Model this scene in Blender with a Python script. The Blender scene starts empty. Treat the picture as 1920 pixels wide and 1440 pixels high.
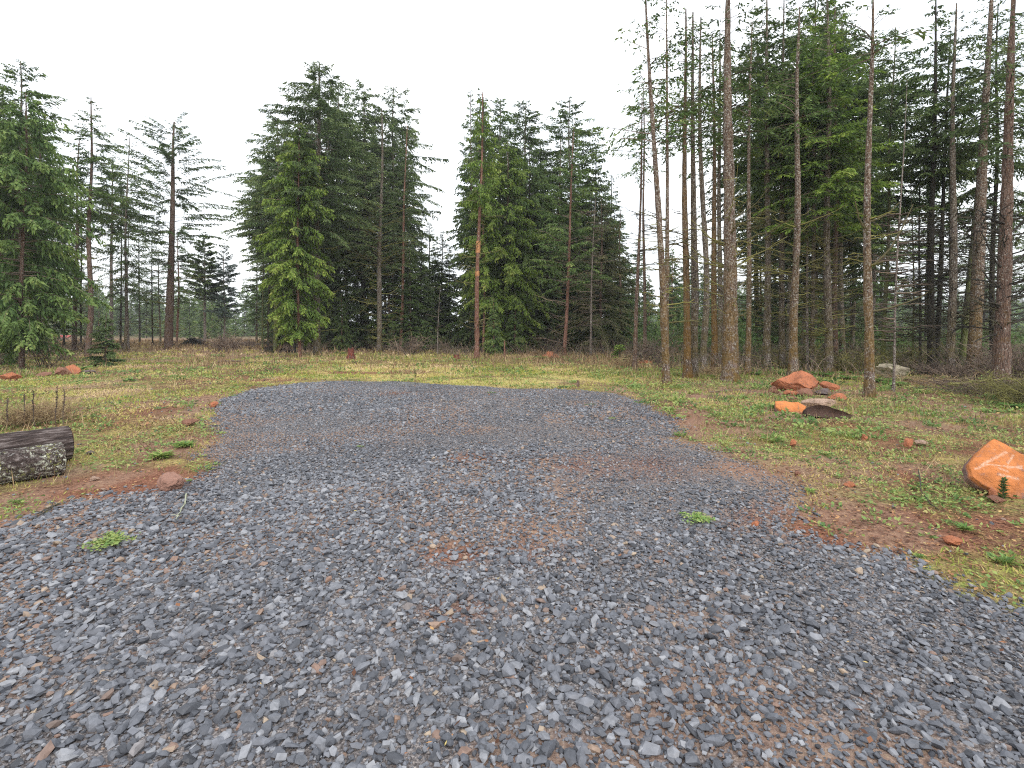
import bpy, math
import numpy as np
from math import radians, sin, cos, pi, sqrt, atan2

# ------------------------------------------------------------------ camera, sky, light
scene = bpy.context.scene
EYE, FPX, HOR = 1.6, 960.0, 618.0          # eye height (m), focal length and horizon row of the 1920-wide photograph
cam = bpy.data.objects.new("camera", bpy.data.cameras.new("camera"))
scene.collection.objects.link(cam)
cam.location = (0, 0, EYE)
cam.rotation_euler = (radians(90), 0, 0)
cam.data.lens = 18.0
cam.data.sensor_width = 36.0
cam.data.shift_y = -(720 - HOR) / 1920.0
cam.data.clip_end = 2000
scene.camera = cam

SUN_EL, SUN_AZ = radians(42), radians(200)
world = bpy.data.worlds.new("World")
scene.world = world
world.use_nodes = True
wn, wl = world.node_tree.nodes, world.node_tree.links
wn.clear()
sky = wn.new("ShaderNodeTexSky"); sky.sky_type = 'NISHITA'; sky.sun_disc = False
sky.sun_elevation = SUN_EL; sky.sun_rotation = SUN_AZ
sky.dust_density = 4.0; sky.air_density = 2.0
scl = wn.new("ShaderNodeVectorMath"); scl.operation = 'SCALE'; scl.inputs['Scale'].default_value = 0.12
wl.new(sky.outputs[0], scl.inputs[0])
mixw = wn.new("ShaderNodeMix"); mixw.data_type = 'RGBA'
mixw.inputs['Factor'].default_value = 0.88
wl.new(scl.outputs[0], mixw.inputs['A'])
wtc = wn.new("ShaderNodeTexCoord")
wno = wn.new("ShaderNodeTexNoise"); wno.inputs['Scale'].default_value = 2.2; wno.inputs['Detail'].default_value = 4
wl.new(wtc.outputs['Generated'], wno.inputs['Vector'])
wcr = wn.new("ShaderNodeValToRGB")
wcr.color_ramp.elements[0].position = 0.3; wcr.color_ramp.elements[0].color = (0.74, 0.80, 0.87, 1)
wcr.color_ramp.elements[1].position = 0.6; wcr.color_ramp.elements[1].color = (0.93, 0.95, 0.98, 1)
wl.new(wno.outputs['Fac'], wcr.inputs['Fac'])
wl.new(wcr.outputs[0], mixw.inputs['B'])
bg = wn.new("ShaderNodeBackground"); bg.inputs['Strength'].default_value = 1.05
wl.new(mixw.outputs['Result'], bg.inputs['Color'])
wo = wn.new("ShaderNodeOutputWorld"); wl.new(bg.outputs[0], wo.inputs['Surface'])

sun = bpy.data.objects.new("sun", bpy.data.lights.new("sun", 'SUN'))
scene.collection.objects.link(sun)
sun.data.energy = 1.1
sun.data.angle = radians(25)
sun.data.color = (1.0, 0.96, 0.90)
sun.rotation_euler = (radians(90) - SUN_EL, 0, radians(25))
scene.view_settings.view_transform = 'Standard'
scene.view_settings.look = 'None'
scene.view_settings.exposure = 0.85
scene.view_settings.gamma = 1.0
scene.cycles.max_bounces = 5
scene.cycles.diffuse_bounces = 3
scene.cycles.transparent_max_bounces = 4
scene.cycles.use_denoising = False
scene.cycles.filter_width = 1.15
scene.cycles.sample_clamp_indirect = 1.5

COL = scene.collection
RNG = np.random.default_rng(7)

# ------------------------------------------------------------------ small maths
def hash2(i, j, s):
    h = np.sin(i * 127.1 + j * 311.7 + s * 74.7) * 43758.5453
    return h - np.floor(h)

def vnoise(x, y, s=0):
    x = np.asarray(x, float); y = np.asarray(y, float)
    i, j = np.floor(x), np.floor(y); u, v = x - i, y - j
    u, v = u * u * (3 - 2 * u), v * v * (3 - 2 * v)
    a, b, c, d = hash2(i, j, s), hash2(i + 1, j, s), hash2(i, j + 1, s), hash2(i + 1, j + 1, s)
    return (a * (1 - u) + b * u) * (1 - v) + (c * (1 - u) + d * u) * v

def fbm(x, y, s=0, o=4):
    r, a, t = 0, 1.0, 0
    for k in range(o):
        r = r + a * vnoise(x * 2 ** k, y * 2 ** k, s + k * 13); t += a; a *= 0.5
    return r / t

def dist_of(py): return EYE * FPX / (py - HOR)
def ground_pt(px, py):
    d = dist_of(py); return ((px - 960) / FPX * d, d)
def z_of(py, d): return EYE - (py - HOR) / FPX * d

def smooth(e0, e1, x):
    t = np.clip((x - e0) / (e1 - e0), 0, 1); return t * t * (3 - 2 * t)

PAD_PX = [(-260, 1040), (-60, 1003), (0, 990), (75, 966), (130, 945), (200, 930), (280, 920), (345, 908), (396, 888), (418, 866),
          (402, 850), (424, 815), (404, 792), (412, 768), (432, 747), (500, 729), (580, 720), (650, 716.5), (760, 717), (830, 723),
          (900, 726), (960, 731), (1040, 732), (1110, 736), (1160, 743), (1215, 763), (1250, 785), (1264, 806), (1258, 824),
          (1300, 836), (1350, 853), (1400, 873), (1450, 893), (1490, 922), (1478, 950), (1505, 985), (1560, 1010), (1640, 1035),
          (1700, 1056), (1860, 1130), (2100, 1260), (2500, 1500), (2700, 2300), (-900, 2300), (-700, 1300)]
PAD = np.array([ground_pt(*p) for p in PAD_PX])

def pad_sd(x, y):
    """signed distance to the gravel outline, positive inside"""
    x = np.asarray(x, float).ravel(); y = np.asarray(y, float).ravel()
    best = np.full(x.shape, 1e9); ins = np.zeros(x.shape, bool)
    n = len(PAD)
    for k in range(n):
        ax, ay = PAD[k]; bx, by = PAD[(k + 1) % n]
        ex, ey = bx - ax, by - ay
        t = np.clip(((x - ax) * ex + (y - ay) * ey) / (ex * ex + ey * ey), 0, 1)
        best = np.minimum(best, np.hypot(x - ax - t * ex, y - ay - t * ey))
        c = ((ay > y) != (by > y)) & (x < ex * (y - ay) / (ey if ey else 1e-9) + ax)
        ins ^= c
    return np.where(ins, best, -best)

def gz(x, y):
    x = np.asarray(x, float); y = np.asarray(y, float)
    r = np.hypot(x, y)
    h = 0.05 * (fbm(x * 0.35, y * 0.35, 3, 3) - 0.5) + 0.09 * (vnoise(x * 0.12, y * 0.12, 9) - 0.5) * smooth(6, 20, r)
    return h

# ------------------------------------------------------------------ mesh building
class MB:
    def __init__(s): s.v = []; s.f = {3: [], 4: []}; s.m = {3: [], 4: []}; s.a = []; s.n = 0
    def add(s, V, F, mat=0, tint=0.5):
        V = np.asarray(V, float).reshape(-1, 3); F = np.asarray(F, int)
        if not len(F): return
        s.v.append(V); s.f[F.shape[1]].append(F + s.n); s.m[F.shape[1]].append(np.full(len(F), mat))
        t = np.asarray(tint, float)
        s.a.append(np.broadcast_to(t, (len(V),)).copy() if t.ndim < 2 else t)
        s.n += len(V)
    def build(s, name, mats, parent=None, smooth_=False):
        me = bpy.data.meshes.new(name)
        V = np.concatenate(s.v)
        loops, starts, mi, off = [], [], [], 0
        for k in (4, 3):
            if s.f[k]:
                F = np.concatenate(s.f[k]); loops.append(F.ravel()); mi.append(np.concatenate(s.m[k]))
                starts.append(off + np.arange(len(F)) * k); off += F.size
        loops = np.concatenate(loops); starts = np.concatenate(starts); mi = np.concatenate(mi)
        me.vertices.add(len(V)); me.vertices.foreach_set("co", V.astype(np.float32).ravel())
        me.loops.add(len(loops)); me.loops.foreach_set("vertex_index", loops.astype(np.int32))
        me.polygons.add(len(starts)); me.polygons.foreach_set("loop_start", starts.astype(np.int32))
        me.polygons.foreach_set("material_index", mi.astype(np.int32))
        me.polygons.foreach_set("use_smooth", np.full(len(starts), smooth_, bool))
        for m in (mats if isinstance(mats, (list, tuple)) else [mats]): me.materials.append(m)
        at = me.attributes.new("tint", 'FLOAT', 'POINT')
        at.data.foreach_set("value", np.concatenate(s.a).astype(np.float32))
        me.update(calc_edges=True)
        o = bpy.data.objects.new(name, me); COL.objects.link(o)
        if parent is not None: o.parent = parent
        return o

def attr(o, name, val):
    a = o.data.attributes.new(name, 'FLOAT', 'POINT'); a.data.foreach_set("value", np.asarray(val, np.float32))

def tag(o, label=None, cat=None, group=None, kind=None):
    if label: o["label"] = label
    if cat: o["category"] = cat
    if group: o["group"] = group
    if kind: o["kind"] = kind
    return o

def empty(name, loc, label, cat, group=None):
    o = bpy.data.objects.new(name, None); COL.objects.link(o); o.location = loc
    o.empty_display_size = 0.2
    return tag(o, label, cat, group)

def tube(mb, P, R, k=8, mat=0, tint=0.5, rough=0.0, rng=RNG, cap=False):
    P = np.asarray(P, float); R = np.asarray(R, float); n = len(P)
    T = np.gradient(P, axis=0); T /= np.linalg.norm(T, axis=1)[:, None] + 1e-9
    ref = np.where(np.abs(T[:, 2:3]) > 0.9, np.array([[1., 0, 0]]), np.array([[0, 0, 1.]]))
    if np.abs(T[:, 2]).max() > 0.9: ref = np.array([[1., 0.05, 0]]) * np.ones((n, 1)) if np.abs(T[:, 0]).max() < 0.95 else ref
    U = np.cross(T, ref); U /= np.linalg.norm(U, axis=1)[:, None] + 1e-9
    W = np.cross(T, U)
    a = np.arange(k) / k * 2 * pi
    rr = R[:, None] * (1 + rough * (rng.random((n, k)) - 0.5) * 2)
    V = P[:, None, :] + rr[..., None] * (cos_(a)[None, :, None] * U[:, None, :] + sin_(a)[None, :, None] * W[:, None, :])
    i, j = np.meshgrid(np.arange(n - 1), np.arange(k), indexing='ij')
    F = np.stack([i * k + j, i * k + (j + 1) % k, (i + 1) * k + (j + 1) % k, (i + 1) * k + j], -1).reshape(-1, 4)
    mb.add(V.reshape(-1, 3), F, mat, tint)
    if cap:
        for e, idx in ((0, 0), (1, n - 1)):
            c = P[idx]; ring = V[idx]
            VV = np.vstack([c[None], ring]); jj = np.arange(k)
            F3 = np.stack([np.zeros(k, int), 1 + (jj + 1) % k, 1 + jj] if e == 0 else [np.zeros(k, int), 1 + jj, 1 + (jj + 1) % k], -1)
            mb.add(VV, F3, mat if not isinstance(cap, int) or cap is True else cap, tint)
cos_, sin_ = np.cos, np.sin

def many_tubes(mb, P, R, k=3, mat=0, tint=0.5):
    """P: (b, n, 3) paths, R: (b, n) radii"""
    b, n, _ = P.shape
    if b == 0: return
    T = np.gradient(P, axis=1); T /= np.linalg.norm(T, axis=2)[..., None] + 1e-9
    ref = np.where(np.abs(T[..., 2:3]) > 0.8, np.array([1., 0.1, 0]), np.array([0, 0, 1.]))
    ref = np.broadcast_to(ref[:, :1], T.shape)
    U = np.cross(T, ref); U /= np.linalg.norm(U, axis=2)[..., None] + 1e-9
    W = np.cross(T, U)
    a = np.arange(k) / k * 2 * pi
    V = P[:, :, None, :] + R[:, :, None, None] * (np.cos(a)[None, None, :, None] * U[:, :, None, :] + np.sin(a)[None, None, :, None] * W[:, :, None, :])
    bb, i, j = np.meshgrid(np.arange(b), np.arange(n - 1), np.arange(k), indexing='ij')
    o = bb * n * k
    F = np.stack([o + i * k + j, o + i * k + (j + 1) % k, o + (i + 1) * k + (j + 1) % k, o + (i + 1) * k + j], -1).reshape(-1, 4)
    t = np.repeat(np.broadcast_to(np.asarray(tint, float), (b,)), n * k)
    mb.add(V.reshape(-1, 3), F, mat, t)

def leaves(mb, B, D, Ln, Wd, mat=0, tint=0.5, rng=RNG, flat=0.5, bend=0.0):
    """diamond leaves: base B, direction D (n,3), length, width"""
    n = len(B)
    if n == 0: return
    D = D / (np.linalg.norm(D, axis=1)[:, None] + 1e-9)
    up = np.stack([rng.normal(0, 1 - flat, n), rng.normal(0, 1 - flat, n), np.ones(n)], 1)
    S = np.cross(D, up); S /= np.linalg.norm(S, axis=1)[:, None] + 1e-9
    Ln = np.broadcast_to(Ln, (n,))[:, None]; Wd = np.broadcast_to(Wd, (n,))[:, None]
    tip = B + D * Ln; tip[:, 2:3] -= bend * Ln
    mid = B + D * Ln * 0.45
    V = np.stack([B, mid + S * Wd * 0.5, tip, mid - S * Wd * 0.5], 1)
    F = np.arange(n * 4).reshape(n, 4)
    mb.add(V.reshape(-1, 3), F, mat, np.repeat(np.broadcast_to(np.asarray(tint, float), (n,)), 4))

# ------------------------------------------------------------------ materials
def new_mat(name, rough=0.9, spec=0.2):
    m = bpy.data.materials.new(name); m.use_nodes = True
    nt = m.node_tree; b = nt.nodes["Principled BSDF"]
    b.inputs['Roughness'].default_value = rough
    b.inputs['Specular IOR Level'].default_value = spec
    return m, nt, b

def N(nt, t, **kw):
    n = nt.nodes.new(t)
    for k, v in kw.items():
        if k in n.inputs: n.inputs[k].default_value = v
        else: setattr(n, k, v)
    return n

def noise(nt, vec, scale, detail=4, rough=0.6):
    n = N(nt, "ShaderNodeTexNoise"); n.inputs['Scale'].default_value = scale
    n.inputs['Detail'].default_value = detail; n.inputs['Roughness'].default_value = rough
    nt.links.new(vec, n.inputs['Vector']); return n.outputs['Fac']

def ramp(nt, fac, stops):
    r = N(nt, "ShaderNodeValToRGB"); e = r.color_ramp.elements
    while len(e) < len(stops): e.new(0.5)
    for i, (p, c) in enumerate(stops):
        e[i].position = p; e[i].color = (*c, 1) if len(c) == 3 else c
    nt.links.new(fac, r.inputs['Fac']); return r.outputs['Color']

def rampf(nt, fac, p0, p1, v0=0, v1=1):
    r = N(nt, "ShaderNodeMapRange"); r.clamp = True
    r.inputs['From Min'].default_value = p0; r.inputs['From Max'].default_value = p1
    r.inputs['To Min'].default_value = v0; r.inputs['To Max'].default_value = v1
    nt.links.new(fac, r.inputs['Value']); return r.outputs['Result']

def mix(nt, fac, a, b, mode='MIX'):
    m = N(nt, "ShaderNodeMix"); m.data_type = 'RGBA'; m.blend_type = mode
    for sock, v in (('Factor', fac), ('A', a), ('B', b)):
        if isinstance(v, (int, float)): m.inputs[sock].default_value = v
        elif isinstance(v, tuple): m.inputs[sock].default_value = (*v, 1)
        else: nt.links.new(v, m.inputs[sock])
    return m.outputs['Result']

def mathn(nt, op, a, b=0.0):
    m = N(nt, "ShaderNodeMath"); m.operation = op
    for i, v in enumerate((a, b)):
        if isinstance(v, (int, float)): m.inputs[i].default_value = v
        else: nt.links.new(v, m.inputs[i])
    return m.outputs[0]

def tintattr(nt, name="tint"):
    a = N(nt, "ShaderNodeAttribute"); a.attribute_name = name; return a.outputs['Fac']

def bump(nt, b, h, dist=0.01, strength=1.0):
    n = N(nt, "ShaderNodeBump"); n.inputs['Distance'].default_value = dist; n.inputs['Strength'].default_value = strength
    nt.links.new(h, n.inputs['Height']); nt.links.new(n.outputs[0], b.inputs['Normal'])

def leaf_mat(name, stops, trans=0.3, rough=0.75, var=0.25):
    m, nt, b = new_mat(name, rough, 0.25)
    oi = N(nt, "ShaderNodeObjectInfo")
    c = ramp(nt, tintattr(nt), stops)
    hs = N(nt, "ShaderNodeHueSaturation")
    nt.links.new(rampf(nt, oi.outputs['Random'], 0, 1, 1 - var, 1 + var), hs.inputs['Value'])
    nt.links.new(c, hs.inputs['Color'])
    nt.links.new(hs.outputs[0], b.inputs['Base Color'])
    if trans:
        tr = N(nt, "ShaderNodeBsdfTranslucent"); nt.links.new(hs.outputs[0], tr.inputs['Color'])
        mx = N(nt, "ShaderNodeMixShader"); mx.inputs[0].default_value = trans
        out = nt.nodes["Material Output"]
        nt.links.new(b.outputs[0], mx.inputs[1]); nt.links.new(tr.outputs[0], mx.inputs[2]); nt.links.new(mx.outputs[0], out.inputs[0])
    return m

M = {}
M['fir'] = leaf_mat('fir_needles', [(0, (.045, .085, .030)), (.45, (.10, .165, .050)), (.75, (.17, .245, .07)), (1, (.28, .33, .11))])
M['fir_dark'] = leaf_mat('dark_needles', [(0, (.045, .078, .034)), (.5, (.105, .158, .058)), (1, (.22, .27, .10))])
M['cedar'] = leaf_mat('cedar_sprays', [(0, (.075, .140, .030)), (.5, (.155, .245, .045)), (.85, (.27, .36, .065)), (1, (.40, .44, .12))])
M['brownish'] = leaf_mat('browning_needles', [(0, (.050, .065, .030)), (.5, (.095, .105, .045)), (1, (.19, .16, .085))])
M['silver'] = leaf_mat('silvery_needles', [(0, (.06, .095, .075)), (.5, (.10, .15, .12)), (1, (.20, .25, .20))])
M['twig'] = leaf_mat('dry_twigs', [(0, (.075, .055, .045)), (.5, (.14, .105, .085)), (1, (.27, .20, .15))], 0)
M['pale_stick'] = leaf_mat('lichened_stick', [(0, (.15, .15, .10)), (.5, (.26, .27, .19)), (1, (.36, .37, .27))], 0)
M['moss_twig'] = leaf_mat('mossy_twigs', [(0, (.060, .050, .030)), (.5, (.14, .13, .045)), (1, (.25, .24, .07))], 0)
M['black_twig'] = leaf_mat('dark_twigs', [(0, (.025, .022, .020)), (.5, (.045, .040, .032)), (1, (.09, .085, .045))], 0)
M['grass'] = leaf_mat('grass_blades', [(0, (.13, .20, .045)), (.35, (.31, .37, .07)), (.65, (.56, .50, .16)), (1, (.70, .52, .34))], .3, .8, 0)
M['weed'] = leaf_mat('weed_leaves', [(0, (.085, .17, .055)), (.4, (.20, .31, .09)), (.7, (.36, .42, .13)), (1, (.48, .40, .17))], .3, .55, 0)
M['clump'] = leaf_mat('rosette_leaves', [(0, (.07, .16, .05)), (.5, (.16, .29, .075)), (1, (.36, .42, .13))], .3, .5, .1)
M['dry'] = leaf_mat('dry_grass', [(0, (.14, .09, .055)), (.4, (.26, .17, .10)), (.75, (.42, .31, .17)), (1, (.58, .48, .27))], .2, .9, 0)
M['fern'] = leaf_mat('fern_fronds', [(0, (.05, .13, .03)), (.5, (.12, .24, .05)), (1, (.25, .34, .08))], .3, .6, .1)
M['litter'] = leaf_mat('fallen_leaves', [(0, (.07, .035, .022)), (.35, (.15, .065, .038)), (.7, (.26, .12, .06)), (.93, (.42, .24, .11)), (1, (.5, .42, .15))], 0, .8, 0)

def bark(name, dark, light, lichen=0.0, moss=0.0, mosscol=(.16, .09, .025), moss_h=2.5, lich=(.45, .44, .40)):
    m, nt, b = new_mat(name, 0.95, 0.15)
    tc = N(nt, "ShaderNodeTexCoord"); mp = N(nt, "ShaderNodeMapping"); mp.inputs['Scale'].default_value = (1, 1, 0.22)
    nt.links.new(tc.outputs['Object'], mp.inputs[0])
    oi = N(nt, "ShaderNodeObjectInfo"); cmb = N(nt, "ShaderNodeVectorMath"); cmb.operation = 'ADD'
    nt.links.new(mp.outputs[0], cmb.inputs[0]); sc = N(nt, "ShaderNodeCombineXYZ")
    nt.links.new(mathn(nt, 'MULTIPLY', oi.outputs['Random'], 50.0), sc.inputs[0]); nt.links.new(sc.outputs[0], cmb.inputs[1])
    n1 = noise(nt, cmb.outputs[0], 14, 6, 0.7)
    vo = N(nt, "ShaderNodeTexVoronoi"); vo.feature = 'DISTANCE_TO_EDGE'; vo.inputs['Scale'].default_value = 16
    nt.links.new(cmb.outputs[0], vo.inputs['Vector'])
    crack = rampf(nt, vo.outputs['Distance'], 0.0, 0.12)
    c = ramp(nt, n1, [(.32, dark), (.68, light)])
    c = mix(nt, rampf(nt, crack, 0, 1, 0.55, 0), c, tuple(x * .35 for x in dark))
    c = mix(nt, rampf(nt, noise(nt, tc.outputs['Object'], 1.3, 2), .35, .65, 0, .5), c, mix(nt, .6, c, (.25, .20, .17), 'MULTIPLY'))
    if lichen:
        ln = noise(nt, tc.outputs['Object'], 22, 3, 0.8)
        c = mix(nt, rampf(nt, ln, .62 - lichen * .12, .68 - lichen * .10), c, lich)
    if moss:
        sep = N(nt, "ShaderNodeSeparateXYZ"); nt.links.new(tc.outputs['Object'], sep.inputs[0])
        hfac = rampf(nt, sep.outputs['Z'], 0.3, moss_h, 1, 0.25)
        mn = rampf(nt, noise(nt, tc.outputs['Object'], 2.6, 4, .7), .62 - moss * .3, .72 - moss * .2)
        c = mix(nt, mathn(nt, 'MULTIPLY', mathn(nt, 'MULTIPLY', mn, hfac), .9), c, ramp(nt, n1, [(.3, tuple(x * .6 for x in mosscol)), (.7, tuple(x * 1.5 for x in mosscol))]))
    nt.links.new(c, b.inputs['Base Color'])
    bump(nt, b, mathn(nt, 'ADD', n1, mathn(nt, 'MULTIPLY', crack, .5)), 0.03, 0.9)
    return m
M['b_grey'] = bark('grey_bark', (.078, .060, .050), (.22, .175, .150), .6, .75, (.12, .095, .03))
M['b_lichen'] = bark('lichen_bark', (.082, .055, .045), (.22, .155, .130), .8, .85, (.15, .095, .028), 5)
M['b_moss'] = bark('mossy_bark', (.080, .055, .042), (.21, .145, .105), .5, .9, (.16, .092, .025), 9)
M['b_green'] = bark('green_bark', (.09, .085, .06), (.18, .17, .12), .4, 1.1, (.12, .14, .04), 9)
M['b_brown'] = bark('brown_bark', (.10, .065, .05), (.22, .145, .115), .3, .3)
M['b_red'] = bark('red_bark', (.15, .07, .05), (.36, .19, .14), .25, .2)
M['b_dark'] = bark('dark_bark', (.035, .030, .027), (.085, .075, .065), 0, .4, (.07, .07, .025), 9)
M['b_pale'] = bark('pale_bark', (.13, .10, .09), (.30, .25, .22), .6, 0)
M['b_wet'] = bark('wet_log_bark', (.030, .024, .022), (.10, .08, .07), 0.0, 0)
M['scar'] = bark('fresh_wood', (.45, .20, .09), (.70, .38, .20), 0, 0)

def stone_mat(name, stops, rough=.55, spec=.4, scale=30):
    m, nt, b = new_mat(name, rough, spec)
    tc = N(nt, "ShaderNodeTexCoord")
    c = ramp(nt, tintattr(nt), stops)
    n = noise(nt, tc.outputs['Object'], scale, 3)
    c = mix(nt, 1.0, c, ramp(nt, n, [(.3, (.72, .72, .72)), (.7, (1.2, 1.2, 1.2))]), 'MULTIPLY')
    nt.links.new(c, b.inputs['Base Color']); bump(nt, b, n, .004, .6)
    return m
M['gravel'] = stone_mat('crushed_basalt', [(0, (.045, .047, .055)), (.35, (.095, .101, .118)), (.62, (.155, .161, .183)), (.86, (.26, .265, .285)),
                                        (.89, (.16, .125, .11)), (.95, (.23, .145, .11)), (1, (.34, .27, .20))])

def rock_mat(name, base, dark, pale, marks=False, moss=False):
    m, nt, b = new_mat(name, .85, .2)
    tc = N(nt, "ShaderNodeTexCoord"); v = tc.outputs['Object']
    n1 = noise(nt, v, 3.0, 6, .65); n2 = noise(nt, v, 14, 5, .7); n3 = noise(nt, v, 60, 3, .6)
    c = ramp(nt, n1, [(.30, tuple(x * .62 for x in base)), (.5, base), (.72, tuple(min(1, x * 1.25) for x in base))])
    c = mix(nt, rampf(nt, n2, .55, .70, 0, .75), c, dark)
    c = mix(nt, rampf(nt, n3, .60, .74, 0, .22), c, dark)
    c = mix(nt, rampf(nt, n2, .36, .28, 0, .4), c, pale)
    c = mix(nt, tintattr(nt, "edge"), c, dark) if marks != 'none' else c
    if marks is True:
        c = mix(nt, mathn(nt, 'MULTIPLY', tintattr(nt, "scratch"), rampf(nt, n3, .35, .6, .15, .75)), c, pale)
    if moss: c = mix(nt, rampf(nt, noise(nt, v, 5, 5), .5, .6, 0, .8), c, (.12, .14, .04))
    nt.links.new(c, b.inputs['Base Color'])
    bump(nt, b, mathn(nt, 'ADD', mathn(nt, 'ADD', n2, mathn(nt, 'MULTIPLY', n1, 2.0)), mathn(nt, 'MULTIPLY', n3, .4)), .04, 1.0)
    return m
M['rock_orange'] = rock_mat('orange_rock', (.60, .215, .072), (.17, .13, .13), (.72, .50, .38), True)
M['rock_rust'] = rock_mat('rust_rock', (.44, .165, .085), (.13, .095, .09), (.55, .36, .27))
M['rock_brown'] = rock_mat('brown_rock', (.26, .13, .09), (.09, .06, .055), (.40, .26, .2))
M['rock_tan'] = rock_mat('tan_rock', (.42, .29, .22), (.08, .05, .045), (.6, .47, .38))
M['rock_round'] = rock_mat('weathered_brown_rock', (.33, .185, .14), (.14, .08, .065), (.50, .33, .27))
M['rock_dark'] = rock_mat('dark_brown_rock', (.10, .060, .048), (.035, .025, .022), (.20, .13, .10))
M['rock_pale'] = rock_mat('pale_rock', (.42, .36, .27), (.12, .10, .08), (.6, .56, .48), False, True)
M['rock_grey'] = rock_mat('grey_rock', (.16, .125, .12), (.07, .06, .06), (.3, .25, .24))

# ------------------------------------------------------------------ the ground
def red_patch(x, y):
    """where bare red soil shows, 0..1"""
    r = np.zeros_like(x)
    for px, py, sx, sy, a in ((1640, 985, 1.1, .55, 1), (1560, 960, .6, .4, .8), (1320, 790, .5, 1.5, .8), (1400, 885, .5, .35, .7), (880, 862, .35, .4, .8), (1000, 1010, .3, .5, .6),
                              (850, 1040, .25, .25, .9), (1130, 875, 1.4, .8, .45), (735, 740, .6, .5, .7), (250, 900, .8, .55, .9), (150, 930, .9, .4, .9),
                              (60, 985, .6, .3, .8), (1250, 740, 1.4, 1.2, .5), (1390, 730, 2.5, 1.3, .35), (620, 700, 3.2, 1.3, .7), (450, 712, 1.3, .8, .5), 
                              (1850, 985, .8, .4, .7), (1750, 880, .9, .6, .5), (100, 770, 1.5, 1.0, .3), (330, 830, .5, .7, .5), (200, 1010, .35, .25, .5), (860, 1150, .3, .2, .5)):
        cx, cy = ground_pt(px, py)
        r = np.maximum(r, a * np.exp(-(((x - cx) / sx) ** 2 + ((y - cy) / sy) ** 2)))
    return r

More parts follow.
